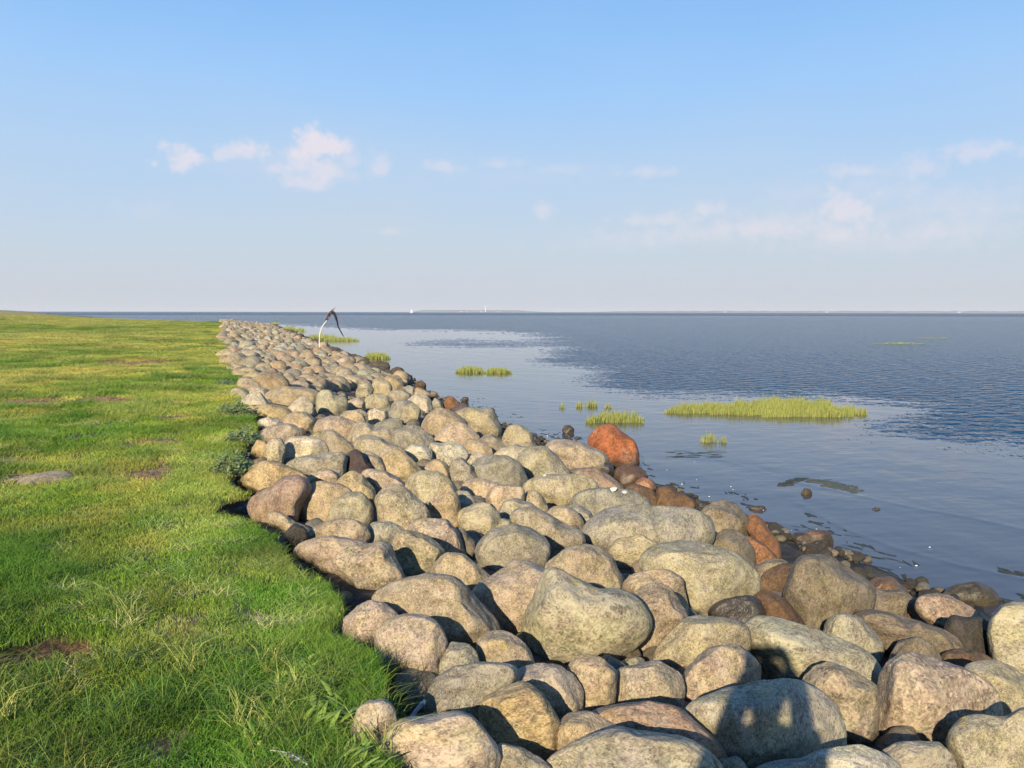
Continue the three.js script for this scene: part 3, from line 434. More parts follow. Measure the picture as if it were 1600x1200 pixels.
boulder('C', 'm', 'big round dark grey boulder with pale barnacle specks near the water', [103, 275, 120, 200, 150, 130, 220, 98, 330, 118, 440, 186, 532, 250, 534, 340, 470, 400, 370, 440, 290, 490, 220, 500, 150, 410, 110, 330], { n: 14 });
boulder('B', 'b', 'brown and grey speckled stone left of the big round dark one', [1125, 260, 1150, 190, 1230, 148, 1300, 148, 1310, 260, 1250, 330, 1165, 310]);
boulder('B', 'm', 'grey-brown stone behind the speckled one, right of the big pale rounded boulder', [1085, 210, 1110, 150, 1190, 117, 1265, 128, 1280, 200, 1180, 260, 1120, 280]);
boulder('B', 'b', 'flat brown stone in the shade in front of the big round dark boulder', [1085, 320, 1150, 278, 1250, 325, 1345, 420, 1365, 500, 1270, 490, 1150, 420]);
boulder('C', 'b', 'flat orange-brown stone at the waterline right of the big round dark boulder', [505, 265, 560, 217, 640, 208, 725, 280, 680, 320, 550, 310], { wet: 1 });
boulder('C', 'm', 'dark angular boulder with a pale broken rim beside the big round dark one', [533, 390, 535, 288, 620, 282, 700, 278, 752, 328, 745, 380, 700, 430, 600, 430], { facets: 10, round: 0.65 });
boulder('C', 'b', 'small brown stone between the pale-rimmed and the sloping brown boulder', [715, 410, 735, 328, 805, 328, 810, 410, 795, 450, 730, 445]);
boulder('C', 'y', 'long pale boulder with a shadow blot on its left end, right foreground', [-127, 470, -60, 408, 100, 448, 300, 512, 500, 600, 562, 690, 545, 780, 440, 790, 260, 760, 80, 760, -20, 660, -112, 550]);
boulder('F', 'm', 'grey-brown pyramid-shaped boulder with a pale left side at the end of the flat-topped one', [350, 690, 420, 622, 520, 568, 590, 595, 660, 675, 683, 740, 645, 810, 560, 840, 430, 880, 400, 780]);
boulder('F', 'm', 'grey boulder with rusty right side in front of the pyramid-shaped one', [428, 870, 460, 800, 540, 757, 600, 763, 650, 800, 705, 880, 710, 980, 640, 990, 530, 930]);
boulder('F', 'R', 'rust and tan striped stone right of the grey boulder with a rusty side', [635, 810, 700, 797, 760, 836, 845, 910, 868, 960, 740, 990, 690, 920]);
boulder('F', 'R', 'steep reddish brown stone next to the shallow weedy water', [678, 750, 700, 657, 760, 686, 805, 760, 865, 830, 880, 940, 800, 930, 730, 840]);
boulder('F', 'R', 'orange-brown boulder lying alone in the weedy shallows', [935, 805, 980, 768, 1080, 756, 1170, 767, 1198, 820, 1165, 880, 1080, 895, 1000, 870], { facets: 9, wet: 1, sea: 1, lift: 0.15 });
boulder('F', 'R', 'flat rust stone just awash, farther from the shore than the other two flat ones', [675, 620, 710, 603, 770, 603, 788, 627, 730, 640], { sea: 1, lift: 0.1, wet: 1, name: 'stone', cat: 'stone' });
boulder('F', 'b', 'flat dark rust stone awash above the steep reddish brown stone', [765, 700, 850, 708, 908, 742, 880, 765, 790, 755], { sea: 1, lift: 0.1, wet: 1, name: 'stone', cat: 'stone' });
boulder('F', 'R', 'small round brown stone alone in calm water left of the floating weed mat', [1008, 518, 1030, 494, 1060, 499, 1074, 520, 1052, 543, 1015, 538], { sea: 1, lift: 0.2, wet: 1, name: 'stone', cat: 'stone' });
boulder('F', 'm', 'tiny brown stone breaking the water farther right than all others', [1450, 625, 1470, 612, 1500, 618, 1500, 632, 1465, 636], { sea: 1, lift: 0.1, wet: 1, name: 'stone', cat: 'stone' });
boulder('E', 'b', 'round brown stone in the water left of the orange-red boulder', [713, 135, 730, 104, 760, 100, 786, 122, 780, 158, 740, 168], { sea: 1, lift: 0.2, wet: 1, name: 'stone', cat: 'stone' });
boulder('E', 'd', 'flat black stone just awash between the round brown stone and the orange-red boulder', [785, 178, 805, 168, 835, 174, 830, 186, 795, 186], { sea: 1, lift: 0.1, wet: 1, name: 'stone', cat: 'stone' });
// middle rows, right part
boulder('I', 't', 'tan wedge-shaped boulder left of the reddish-streaked waterline boulder', [785, 710, 860, 605, 960, 525, 1080, 555, 1170, 605, 1270, 680, 1240, 780, 1050, 800, 920, 850, 830, 780]);
boulder('I', 'p', 'pinkish boulder with an overhanging cleft in front of the tan wedge-shaped one', [935, 860, 1010, 735, 1130, 672, 1240, 695, 1385, 820, 1330, 920, 1210, 960, 1060, 930]);
boulder('I', 'w', 'wide pale boulder in front of the pinkish one with the cleft', [885, 970, 900, 885, 1000, 895, 1100, 872, 1200, 915, 1265, 1000, 1210, 1080, 1060, 1120, 930, 1080]);
boulder('I', 'g', 'dark-topped grey boulder with an ochre left side left of the pinkish cleft one', [495, 840, 530, 750, 650, 672, 760, 725, 880, 825, 925, 875, 880, 960, 720, 970, 600, 980, 515, 910], { facets: 9 });
boulder('I', 'w', 'pale stone with a crisp shadow on its lower left, in front of the dark-topped one', [605, 965, 700, 908, 800, 905, 885, 965, 885, 1050, 820, 1100, 730, 1090, 650, 1040]);
boulder('I', 't', 'knobbly tan boulder right of the purple-black stone', [105, 910, 140, 828, 240, 796, 330, 816, 440, 876, 560, 935, 610, 990, 540, 1060, 380, 1090, 230, 1060, 125, 980]);
boulder('I', 'o', 'round ochre-pink boulder below the knobbly tan one', [350, 1090, 420, 1005, 540, 970, 620, 1005, 705, 1085, 780, 1170, 740, 1280, 450, 1270]);
boulder('I', 'g', 'grey stone right behind the purple-black one', [170, 970, 280, 988, 360, 1045, 435, 1150, 420, 1250, 290, 1240, 195, 1100], { far: 0.99 });
boulder('I', 't', 'round stone with a shaded top right of the round ochre-pink one', [780, 1180, 850, 1085, 960, 1062, 1055, 1115, 1100, 1190, 1090, 1290, 850, 1290]);
boulder('I', 'g', 'long smooth grey-green boulder above the knobbly tan one', [15, 860, 50, 780, 90, 700, 180, 655, 300, 720, 480, 725, 505, 800, 490, 890, 350, 900, 230, 860, 110, 890]);
boulder('I', 'e', 'low grey-green stone on the back of the long smooth one', [275, 740, 330, 680, 450, 627, 560, 635, 585, 715, 520, 770, 390, 780], { far: 1.01 });
boulder('I', 'w', 'bright squarish stone left of the upright block', [228, 650, 240, 558, 300, 528, 420, 536, 445, 610, 400, 690, 280, 710], { round: 0.65 });
boulder('I', 't', 'tan stone left of the bright squarish one', [5, 630, 60, 556, 150, 537, 222, 580, 225, 670, 130, 720, 30, 690]);
boulder('I', 'y', 'upright block-shaped yellowish stone near the dark gap at the water side', [566, 650, 580, 560, 600, 508, 700, 468, 772, 530, 775, 610, 725, 690, 620, 690], { round: 0.62, facets: 10 });
boulder('I', 'g', 'grey boulder leaning behind the upright block-shaped stone', [445, 600, 490, 490, 530, 446, 620, 436, 705, 470, 690, 590, 580, 680, 490, 660], { far: 1.015 });
boulder('I', 'w', 'pale boulder with a ridge near the water, right of the upright block', [645, 445, 720, 388, 820, 386, 893, 440, 905, 520, 850, 580, 760, 560, 690, 500]);
boulder('I', 'y', 'rounded greenish tan boulder in the row behind the bright squarish one', [185, 490, 230, 408, 310, 376, 420, 396, 453, 470, 440, 560, 320, 570, 215, 550]);
boulder('I', 'p', 'brownish pink boulder left of the rounded greenish tan one', [15, 530, 40, 440, 120, 416, 195, 456, 208, 540, 120, 590, 40, 570]);
boulder('I', 'g', 'grey oval stone right of the rounded greenish tan one', [435, 385, 500, 338, 600, 326, 685, 368, 660, 440, 560, 470, 465, 440]);
boulder('I', 'y', 'rough tan stone with an angular top, third from the water in its row', [265, 310, 300, 228, 360, 206, 440, 246, 475, 300, 470, 380, 380, 400, 305, 390], { facets: 10 });
boulder('I', 'o', 'rough yellowish angular stone beside the blue-grey one', [395, 230, 440, 188, 530, 196, 592, 248, 595, 325, 540, 370, 470, 350], { facets: 10 });
boulder('I', 'e', 'blue-grey stone right of the rough yellowish angular one', [583, 360, 600, 298, 670, 287, 725, 310, 722, 385, 650, 420]);
boulder('I', 'b', 'small rust-brown stone standing on the pink one at the waterline', [720, 300, 740, 248, 790, 233, 832, 270, 832, 345, 760, 340]);
boulder('I', 'p', 'pinkish stone under the small rust-brown one at the waterline', [692, 385, 740, 310, 830, 325, 880, 380, 820, 430, 740, 430]);
boulder('I', 'y', 'greenish tan stone left of the rough tan one with an angular top', [115, 345, 150, 258, 200, 226, 255, 258, 285, 330, 270, 400, 160, 430, 120, 400]);
boulder('I', 'e', 'flat blue-green grey stone near the waterline rocks with weed', [140, 190, 200, 148, 330, 146, 390, 190, 350, 240, 220, 235]);
boulder('I', 'p', 'pinkish tan boulder at the left of the flat blue-green grey one', [35, 120, 90, 60, 180, 52, 255, 98, 270, 145, 190, 185, 80, 180]);
boulder('I', 'd', 'low dark brown weedy rock at the waterline, with a knob at its right end', [385, 175, 420, 143, 490, 148, 545, 180, 480, 205], { wet: 1 });
boulder('I', 'd', 'dark upright weedy knob on the low dark brown rock', [488, 170, 508, 118, 552, 118, 550, 185, 510, 195], { wet: 1, name: 'stone', cat: 'stone' });
boulder('I', 'd', 'dark weedy rock in the water, upper left of a cluster of three', [625, 195, 650, 168, 690, 178, 695, 208, 640, 215], { wet: 1, sea: 1, name: 'stone', cat: 'stone' });
boulder('I', 'd', 'dark weedy rock in the water, right one of a cluster of three', [655, 225, 720, 203, 735, 232, 680, 245], { wet: 1, sea: 1, name: 'stone', cat: 'stone' });
boulder('I', 'd', 'dark weedy rock in the water, lower left of a cluster of three', [580, 225, 610, 198, 645, 243, 600, 260], { wet: 1, sea: 1, name: 'stone', cat: 'stone' });
boulder('I', 'R', 'reddish brown pointed stone at the waterline above the reddish-streaked boulder', [1022, 480, 1060, 388, 1110, 396, 1175, 470, 1160, 530, 1110, 550, 1040, 520]);
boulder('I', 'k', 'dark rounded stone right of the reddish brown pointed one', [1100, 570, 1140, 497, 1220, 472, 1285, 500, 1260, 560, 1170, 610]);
boulder('I', 'g', 'grey-green stone below the small brown ones at the waterline', [890, 480, 930, 418, 990, 445, 1005, 510, 930, 530]);
boulder('I', 'm', 'small brownish stone behind the reddish brown pointed one', [865, 390, 900, 342, 950, 356, 968, 405, 910, 425]);
boulder('I', 'm', 'dark oval rock out in the water beyond the reddish-streaked boulder', [1195, 435, 1230, 403, 1275, 408, 1283, 435, 1235, 458], { wet: 1, sea: 1, name: 'stone', cat: 'stone' });
boulder('I', 'd', 'small black rock in the water next to the reddish-streaked boulder', [1485, 545, 1530, 513, 1558, 545, 1520, 560], { wet: 1, sea: 1, name: 'stone', cat: 'stone' });
// middle rows, left part
boulder('H', 'w', 'pale boulder with a grey sloping top beside the bushy herbs', [228, 530, 250, 438, 340, 376, 440, 366, 520, 436, 545, 490, 480, 560, 380, 600, 290, 590]);
boulder('H', 'o', 'long ochre boulder in front of the pale grey-topped one', [300, 585, 340, 495, 460, 495, 560, 487, 700, 505, 770, 570, 720, 640, 560, 660, 400, 640], { lichen: 0.15, far: 0.99 });
boulder('H', 'w', 'bright whitish triangular stone in the left half of the strip', [725, 535, 790, 468, 870, 406, 940, 426, 985, 480, 1003, 560, 920, 600, 790, 590], { facets: 10, round: 0.9 });
boulder('H', 't', 'long low tan boulder behind the bright whitish triangular stone', [490, 410, 560, 336, 700, 296, 860, 306, 1000, 336, 1065, 390, 1020, 460, 850, 500, 680, 500, 550, 470]);
boulder('H', 'w', 'pale stone left of the long low tan boulder', [320, 385, 350, 308, 430, 302, 500, 328, 530, 390, 460, 430, 360, 420]);
boulder('H', 'y', 'pale yellow saddle-shaped boulder right of the whitish triangular stone', [1038, 490, 1050, 388, 1090, 347, 1180, 342, 1240, 400, 1330, 416, 1345, 490, 1290, 600, 1120, 600, 1050, 560]);
boulder('H', 't', 'rounded tan stone at the grass side above the herbs', [188, 335, 220, 228, 300, 206, 400, 256, 445, 295, 400, 360, 260, 390]);
boulder('H', 'o', 'small ochre stone left of the dark olive one', [385, 250, 450, 197, 520, 188, 550, 260, 500, 310, 420, 300]);
boulder('H', 'v', 'dark olive-brown squarish stone among the pale ones', [515, 295, 520, 217, 580, 187, 640, 217, 645, 300, 570, 330], { far: 0.99 });
boulder('H', 'w', 'pale tan stone at the grass side, left in the row behind the lichen-marked boulder', [410, 730, 440, 648, 540, 616, 660, 646, 670, 740, 560, 800, 450, 790]);
boulder('H', 't', 'grey-tan boulder with a darker right end in the row behind the lichen-marked boulder', [645, 670, 720, 598, 820, 567, 930, 567, 1025, 640, 1000, 740, 890, 770, 760, 740], { far: 1.01 });
boulder('H', 'p', 'pinkish ochre boulder in front of the pale tan stone at the grass side', [420, 800, 520, 730, 650, 686, 780, 697, 870, 765, 830, 850, 650, 890, 490, 880]);
boulder('H', 'p', 'pinkish tan boulder with a flat sunlit front right of the grey-tan one', [995, 750, 1050, 658, 1150, 606, 1280, 616, 1445, 680, 1400, 790, 1330, 850, 1180, 820, 1060, 790]);
boulder('H', 't', 'tan stone behind the pinkish tan one with a flat front', [1270, 610, 1340, 557, 1450, 547, 1533, 588, 1545, 670, 1450, 720, 1350, 690]);
boulder('H', 'o', 'rounded ochre stone at the left end of the lichen-marked row, next to dark shade', [355, 1000, 360, 928, 410, 862, 500, 866, 530, 950, 510, 1070, 430, 1080]);
boulder('H', 't', 'tan block left of the boulder with a white top and yellow lichen', [485, 1080, 500, 928, 560, 856, 660, 846, 700, 940, 670, 1080, 590, 1120], { round: 0.65, far: 0.995 });
boulder('H', 'w', 'boulder with a white top and yellow lichen on its front left', [650, 1010, 700, 887, 780, 836, 920, 826, 1060, 856, 1135, 950, 1120, 1040, 960, 1100, 760, 1110, 680, 1100], { lichen: 0.3, facets: 9 });
boulder('D', 'g', 'smooth grey boulder left of the purple-black stone', [425, 350, 560, 287, 700, 276, 800, 286, 815, 400, 750, 430, 600, 430, 480, 400]);
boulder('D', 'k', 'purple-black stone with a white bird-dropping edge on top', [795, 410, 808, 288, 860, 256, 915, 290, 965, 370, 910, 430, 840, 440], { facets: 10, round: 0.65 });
boulder('H', 'g', 'thin grey slab leaning behind the purple-black stone', [1100, 770, 1200, 757, 1300, 828, 1405, 920, 1430, 980, 1280, 1000, 1150, 990, 1090, 890], { far: 1.01 });
boulder('H', 't', 'small tan stone half hidden by the bushy herbs', [275, 640, 340, 577, 400, 597, 450, 640, 380, 690, 300, 680]);
boulder('H', 'y', 'low greenish stone between the lichen-topped boulder and the pinkish tan one', [930, 820, 1050, 766, 1140, 796, 1170, 890, 1060, 920, 950, 890]);
boulder('D', 'g', 'grey stone in the grass at the notch above the turf ledge', [-20, 470, 0, 430, 40, 420, 80, 440, 105, 475, 40, 490], { name: 'stone', cat: 'stone', lift: 1.2 });
boulder('A', 'p', 'small pale stone sunk under the leafy plants at the bottom, dark crust on it', [170, 1010, 205, 900, 260, 845, 330, 838, 380, 900, 388, 980, 330, 1060, 220, 1070], { algae: 0.4, lift: 1.7, sink: 0 });

// ---------------------------------------------------------------- the rest of the strip
const VARIANTS = [];
for (let k = 0; k < 14; k++) {
  const r = rng(900 + k), a1 = r() * 6.28, a2 = r() * 6.28, e1 = 0.10 + r() * 0.16, e2 = 0.05 + r() * 0.07;
  const tone = 'ttpgyywtgpqgyt'[k];
  const make = (n) => stoneGeometry({ u: V(1, 0, 0), v: V(0, 1, 0), w: V(0, 0, 1), D: 0.42, seed: 300 + k, tone, n, at: V(0, 5, 0), size: 1, round: 0.66 + (k % 3) * 0.08, facets: 11, rough: 1.5, lichen: k % 5 === 0 ? 0.12 : 0,
    radius: (a) => 0.5 * (1 + e1 * Math.cos(2 * (a - a1)) + e2 * Math.cos(3 * (a - a2))) * (1 - 0.22 * Math.abs(Math.sin(a))) });
  VARIANTS.push({ full: make(7), low: make(3), least: make(2) });
}
const fills = [];                                     // [x, y, z, size, variant, turn, squash, wet]
{
  const r = rng(4242), far = [], cell = new Map(), key = (x, z) => Math.floor(x) + ',' + Math.floor(z);
  const clear = (x, z, R) => { for (let i = -1; i <= 1; i++) for (let j = -1; j <= 1; j++) for (const [a, b, c] of cell.get((Math.floor(x) + i) + ',' + (Math.floor(z) + j)) ?? []) if (Math.hypot(a - x, b - z) < (R + c) * 0.80) return false; return true; };
  const lay = (x, z, R) => { const k = key(x, z); cell.set(k, [...(cell.get(k) ?? []), [x, z, R]]); };
  for (const [x, z, R] of footprints) lay(x, z, R * 0.85);
  for (let k = 0; k < 60000; k++) {
    const q = 16 + Math.pow(r(), 1.5) * (END - 14), e = edge(q), w = shore(q) + 0.2, s = e + 0.05 + r() * (w - e), [x, z] = xz(s, q);
    if (q < lerp(16.5, 31, clamp((s - e) / (w - e), 0, 1))) continue;
    const R = (k < 20000 ? 0.19 + Math.pow(r(), 1.8) * 0.22 : 0.11 + r() * 0.11) * (q > 60 ? 1.1 : 1);
    if (!clear(x, z, R)) continue;
    lay(x, z, R); far.push([x, bed(s, q) + R * (0.15 + r() * 0.4), z, R * 2.2, Math.floor(r() * 14), r() * 6.28, 0.6 + r() * 0.5, w - s < 0.75 ? 1 : 0, q]);
  }
  far.sort((a, b) => Math.hypot(a[0], a[2]) - Math.hypot(b[0], b[2]));
  const tintMats = [[1, 1, 1], [1.08, 1.02, 0.92], [0.9, 0.9, 0.92], [1.12, 1.1, 1.06], [0.96, 0.9, 0.82]].map((c) => { const m = stoneMat.clone(); m.color.setRGB(...c); return m; }), darkMat = wetMat.clone(); darkMat.color.setRGB(0.3, 0.25, 0.2);
  let n = 0; const singles = []; const protos = VARIANTS.map((v) => new THREE.Mesh(v.full, stoneMat));
  for (const f of far) {
    if (f[3] < 0.42 || n >= 140) { fills.push(f); continue; }
    const o = protos[f[4]].clone(); o.material = f[7] ? darkMat : tintMats[Math.floor(r() * 5)]; o.position.set(f[0], f[1], f[2]); o.rotation.set((r() - 0.5) * 0.5, f[5], (r() - 0.5) * 0.5); o.scale.set(f[3], f[3] * f[6], f[3]);
    const [s, q] = sq(f[0], f[2]), part = (s - edge(q)) / (shore(q) - edge(q)), tone = f[7] ? 'dark wet' : { t: 'tan', p: 'pinkish', g: 'grey', y: 'yellowish', w: 'pale', q: 'reddish brown' }['ttpgyywtgpqgyt'[f[4]]];
    const px = o.position.clone().project(camera), where = part < 0.2 ? 'along the grass' : part < 0.42 ? 'left of the strip\u2019s middle' : part < 0.65 ? 'right of the strip\u2019s middle' : part < 0.9 ? 'near the water' : 'at the waterline';
    singles.push({ o, px: px.x, py: px.y, kind: tone + ' ' + where }); n++;
  }
  const TH = ['leftmost', 'second', 'third', 'fourth', 'fifth', 'sixth', 'seventh', 'eighth', 'ninth', 'tenth', 'eleventh', 'twelfth', 'thirteenth', 'fourteenth', 'fifteenth', 'sixteenth', 'seventeenth', 'eighteenth', 'nineteenth', 'twentieth', 'twenty-first', 'twenty-second', 'twenty-third', 'twenty-fourth', 'twenty-fifth', 'twenty-sixth', 'twenty-seventh', 'twenty-eighth', 'twenty-ninth', 'thirtieth'];
  for (const kind of new Set(singles.map((k) => k.kind))) {
    const list = singles.filter((k) => k.kind === kind).sort((a, b) => a.px - b.px), [, tone, where] = kind.match(/^(dark wet|reddish brown|\w+) (.*)$/);
    list.forEach((k, i) => thing(k.o, 'boulder', list.length === 1 ? `only ${tone} boulder ${where}, in the rows below the bleached pole` : `${TH[i]}${i ? ' from left' : ''} of ${list.length} ${tone} boulders ${where} below the pole`, 'boulder', 'boulders of the middle distance'));
  }
  // stones too many or too small to pick apart: beyond the pole, and wedged into the gaps nearer by
  const small = [];
  for (let k = 0; k < 3000; k++) {
    const q = 1.5 + r() * 36, e = edge(q), w = shore(q) - 0.35, s = e + 0.02 + r() * (w - e), R = 0.07 + r() * 0.10, [x, z] = xz(s, q);
    if (small.some((f) => Math.hypot(f[0] - x, f[2] - z) < (R + f[3] / 2) * 0.72)) continue;
    small.push([x, bed(s, q) - 0.05 + R * 0.1, z, R * 2, Math.floor(r() * 14), r() * 6.28, 0.8 + r() * 0.4, w - s < 1 ? 1 : 0, q]);
  }
  for (let k = 0; k < 1500; k++) {                    // wet brown pebbles along the water's edge
    const q = 3 + Math.pow(r(), 1.3) * 30, s = shore(q) - 0.62 + Math.pow(r(), 0.8) * 0.75, R = 0.02 + Math.pow(r(), 2) * 0.055, [x, z] = xz(s, q); if (N3(x * 1.2, 6, z * 1.2) < -0.2) continue;
    small.push([x, bed(s, q) + R * 0.25 + 0.02, z, R * 2.2, Math.floor(r() * 14), r() * 6.28, 0.6 + r() * 0.4, r() < 0.7 ? 1 : 0, 60]);
  }
  const joined = (list, name, label, dim) => {
    const gs = list.map((f) => {
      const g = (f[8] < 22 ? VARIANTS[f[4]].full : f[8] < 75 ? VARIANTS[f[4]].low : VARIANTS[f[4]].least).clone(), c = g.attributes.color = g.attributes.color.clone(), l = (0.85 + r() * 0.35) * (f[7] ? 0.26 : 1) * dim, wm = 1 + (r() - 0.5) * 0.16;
      for (let i = 0; i < c.count; i++) c.setXYZ(i, c.getX(i) * l * wm, c.getY(i) * l, c.getZ(i) * l / wm);
      g.applyMatrix4(new THREE.Matrix4().compose(V(f[0], f[1], f[2]), new THREE.Quaternion().setFromEuler(new THREE.Euler((r() - 0.5) * 0.6, f[5], (r() - 0.5) * 0.6)), V(f[3], f[3] * f[6], f[3])));
      return g;
    });
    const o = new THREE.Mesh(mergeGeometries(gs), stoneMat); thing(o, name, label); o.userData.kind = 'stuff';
  };
  joined(fills, 'distant_stones', 'stones of the strip beyond the pole, running to its far end between grass and water', 1);
  joined(small, 'wedged_stones', 'small stones wedged into the gaps between the boulders', 0.55);  // dimmed colour paints the darkness of the gaps into these stones
  console.log('far', far.length, 'fills', fills.length, 'small', small.length);
}

// ---------------------------------------------------------------- grass
const leafMat = (o = {}) => new THREE.MeshPhysicalMaterial({ color: 0xffffff, vertexColors: true, roughness: 0.75, transmission: 0.25, thickness: 0, specularIntensity: 0.4, ...o });
function bladesGeometry(seed, count, R, h0, h1, wide, lean, dry, bias = 0) {
  const r = rng(seed), pos = [], col = [], idx = [];
  for (let k = 0; k < count; k++) {
    const a = r() * 6.28, d = Math.sqrt(r()) * R, x = Math.cos(a) * d, z = Math.sin(a) * d, h = h0 + Math.pow(r(), 1.4) * (h1 - h0), t = r() * 6.28, l = lean * (0.3 + r()) * h, w = wide * (0.6 + r() * 0.7), f = r() * 6.28, wx = Math.cos(f) * w / 2, wz = Math.sin(f) * w / 2, lx = Math.cos(t) * l + bias * h, lz = Math.sin(t) * l, n = pos.length / 3;
    pos.push(x - wx, -0.01, z - wz, x + wx, -0.01, z + wz, x + lx * 0.35 - wx * 0.85, h * 0.55, z + lz * 0.35 - wz * 0.85, x + lx * 0.35 + wx * 0.85, h * 0.55, z + lz * 0.35 + wz * 0.85, x + lx, h * (1 - 0.25 * Math.min(1, lean)), z + lz);
    idx.push(n, n + 1, n + 2, n + 2, n + 1, n + 3, n + 2, n + 3, n + 4);
    const b = 0.75 + r() * 0.5, y = r() < dry ? 1 : 0, c = y ? [1.75 * b, 1.4 * b, 1.9 * b] : [b, b * (0.95 + r() * 0.12), b]; for (let i = 0; i < 5; i++) col.push(...c);
  }
  const g = new THREE.BufferGeometry(); g.setAttribute('position', new THREE.Float32BufferAttribute(pos, 3)); g.setAttribute('color', new THREE.Float32BufferAttribute(col, 3)); g.setIndex(idx); g.computeVertexNormals(); return g;
}
{
  const r = rng(31), sets = { turf: [], tussock: [], fringe: [], arching: [] }, q4 = new THREE.Quaternion(), up = V(0, 1, 0);
  const edgeStones = footprints.filter(([x, z]) => { const [s, q] = sq(x, z); return s < edge(q) + 0.75 && q < 14; });
  const onStone = (x, z) => edgeStones.some(([a, b, R, W]) => Math.hypot(a - x, b - z) < W * 0.92 || Math.hypot(a - a / Math.hypot(a, b) * 0.16 - x, b - b / Math.hypot(a, b) * 0.16 - z) < W * 0.8);
  const add = (set, x, y, z, sc, hs, c, yaw = r() * 6.28) => sets[set].push([x, y, z, sc, hs, c, yaw]);
  const tint = (x, z, k) => { const dr = clamp(dryness(x, z) + (r() - 0.5) * 0.25, 0, 1), b = 0.92 + fbm(x * 0.8, 5, z * 0.8, 3) * 0.75 + (r() - 0.5) * 0.35; return [lerp(0.15, 0.58, dr) * b * k, lerp(0.285, 0.515, dr) * b * k, lerp(0.023, 0.115, dr) * b * k]; };
  const A = 2592, total = 118000;
  for (let k = 0; k < total; k++) {
    const rr = Math.pow(lerp(Math.pow(1.9, 0.65), Math.pow(172, 0.65), r()), 1 / 0.65), az = lerp(-0.72, 0.42, r()), x = Math.sin(az) * rr, z = -Math.cos(az) * rr, [s, q] = sq(x, z), e = edge(q);
    if (s > e - 0.01 || q > landEnd(s) + 2) continue;
    if (rr < 15 && onStone(x, z)) continue;
    const [m, tone] = bareness(x, z); const straw = r() < m; if (straw && r() < (tone === 'r' || tone === 'd' ? 1 : 0.72)) continue;
    const lg = longness(x, z), near = e - s, sc = Math.max(1, Math.pow(rr / 5, 0.62)), hs = Math.max(0.8, Math.pow(rr / 6, 0.25));
    if (straw) { const c = tone === 'y' ? [0.42, 0.34, 0.16] : [0.34, 0.22, 0.10]; add('turf', x, land(x, z) - 0.012, z, sc, hs * 0.6, c); } else if (r() < lg * 0.85) { const c = tint(x, z, lerp(0.66, 0.85, sst(rr, 4, 10))); c[0] *= 0.82; add('tussock', x, land(x, z), z, sc, hs * (0.5 + lg * 0.55) * (near < 0.4 && rr > 4 ? 0.6 : 1), c); } else { const c = tint(x, z, near < 0.7 ? 1.05 : 0.97); if (near < 0.6 && rr < 10) { c[0] *= 0.82; } add('turf', x, land(x, z) - 0.004, z, sc, hs * (0.75 + r() * 0.5), c); }
  }
  for (let k = 0; k < 5200; k++) {                    // blades that hang over the eroded edge
    const q = 1.6 + Math.pow(r(), 1.7) * 60, e = edge(q), s = e - 0.12 + r() * 0.13, [x, z] = xz(s, q), c = tint(x, z, 0.95); c[0] *= 0.85; if (onStone(x, z) || N3(q * 3.1, 4, 7) < -0.25) continue;
    add('fringe', x, land(x, z) - 0.03 - Math.max(0, s - e) * 0.8, z, Math.max(1, Math.pow(q / 6, 0.5)) * 0.8, (q < 4.2 ? 1.15 : 0.7) * (0.6 + 0.6 * r()), c, AL + (r() - 0.5) * 3.2);
  }
  for (let k = 0; k < 520; k++) {                     // long arching tussocks at the lower left, a few pale
    const x = -0.45 - r() * 2.6, z = -1.75 - r() * 2.6; if (N3(x * 1.1, 5, z * 1.1) + 0.35 * sst(-x, 0.5, 1.6) < 0.12 || bareness(x, z)[0] > 0.08 || bareness(x, z + 0.12)[0] > 0.3) continue;
    const pale = r() < 0.12, c = pale ? [0.42, 0.46, 0.12] : [0.12 + r() * 0.07, 0.19 + r() * 0.09, 0.035]; add('arching', x, land(x, z), z, 0.7 + r() * 0.7, 0.55 + r() * 0.6, c);
  }
  for (let k = 0; k < 1500; k++) {                    // pale broad-bladed clumps scattered over the meadow
    const d = 4 + Math.pow(r(), 1.3) * 34, az = lerp(-0.7, -0.02, r()), x = Math.sin(az) * d, z = -Math.cos(az) * d, [s, q] = sq(x, z); if (s > edge(q) - 0.05 || N3(x * 0.35, 3, z * 0.35) < -0.1 || bareness(x, z)[0] > 0.3) continue;
    const c = r() < 0.3 ? [0.62, 0.60, 0.24] : [0.36, 0.48, 0.12]; add('arching', x, land(x, z), z, 0.8 + d * 0.035, 0.28 + r() * 0.2, c);
  }
  const G = { turf: bladesGeometry(1, 90, 0.095, 0.014, 0.05, 0.0030, 0.8, 0.07), tussock: bladesGeometry(2, 70, 0.085, 0.04, 0.17, 0.0030, 0.95, 0.10), fringe: bladesGeometry(3, 40, 0.07, 0.03, 0.13, 0.0030, 0.8, 0.16, 0.35), arching: bladesGeometry(4, 34, 0.05, 0.10, 0.24, 0.0032, 1.25, 0.12) };
  const L = { turf: 'short yellow-green turf of the meadow left of the stones', tussock: 'longer darker grass tufts in the meadow', arching: 'long arching grass at the lower left and pale clumps over the meadow', fringe: 'grass hanging over the edge of the turf beside the stones' };
  const mat = leafMat();
  for (const [kind, list] of Object.entries(sets)) {
    const im = new THREE.InstancedMesh(G[kind], mat, list.length), M = new THREE.Matrix4(), C = new THREE.Color();
    list.forEach(([x, y, z, sc, hs, c, yaw], i) => { im.setMatrixAt(i, M.compose(V(x, y, z), q4.setFromAxisAngle(up, yaw), V(sc, hs, sc))); im.setColorAt(i, C.setRGB(...c)); });
    thing(im, kind === 'turf' ? 'grass' : kind === 'tussock' ? 'tussock_grass' : kind === 'arching' ? 'long_grass' : 'overhanging_grass', L[kind]); im.userData.kind = 'stuff';
    console.log(kind, list.length);
  }
}

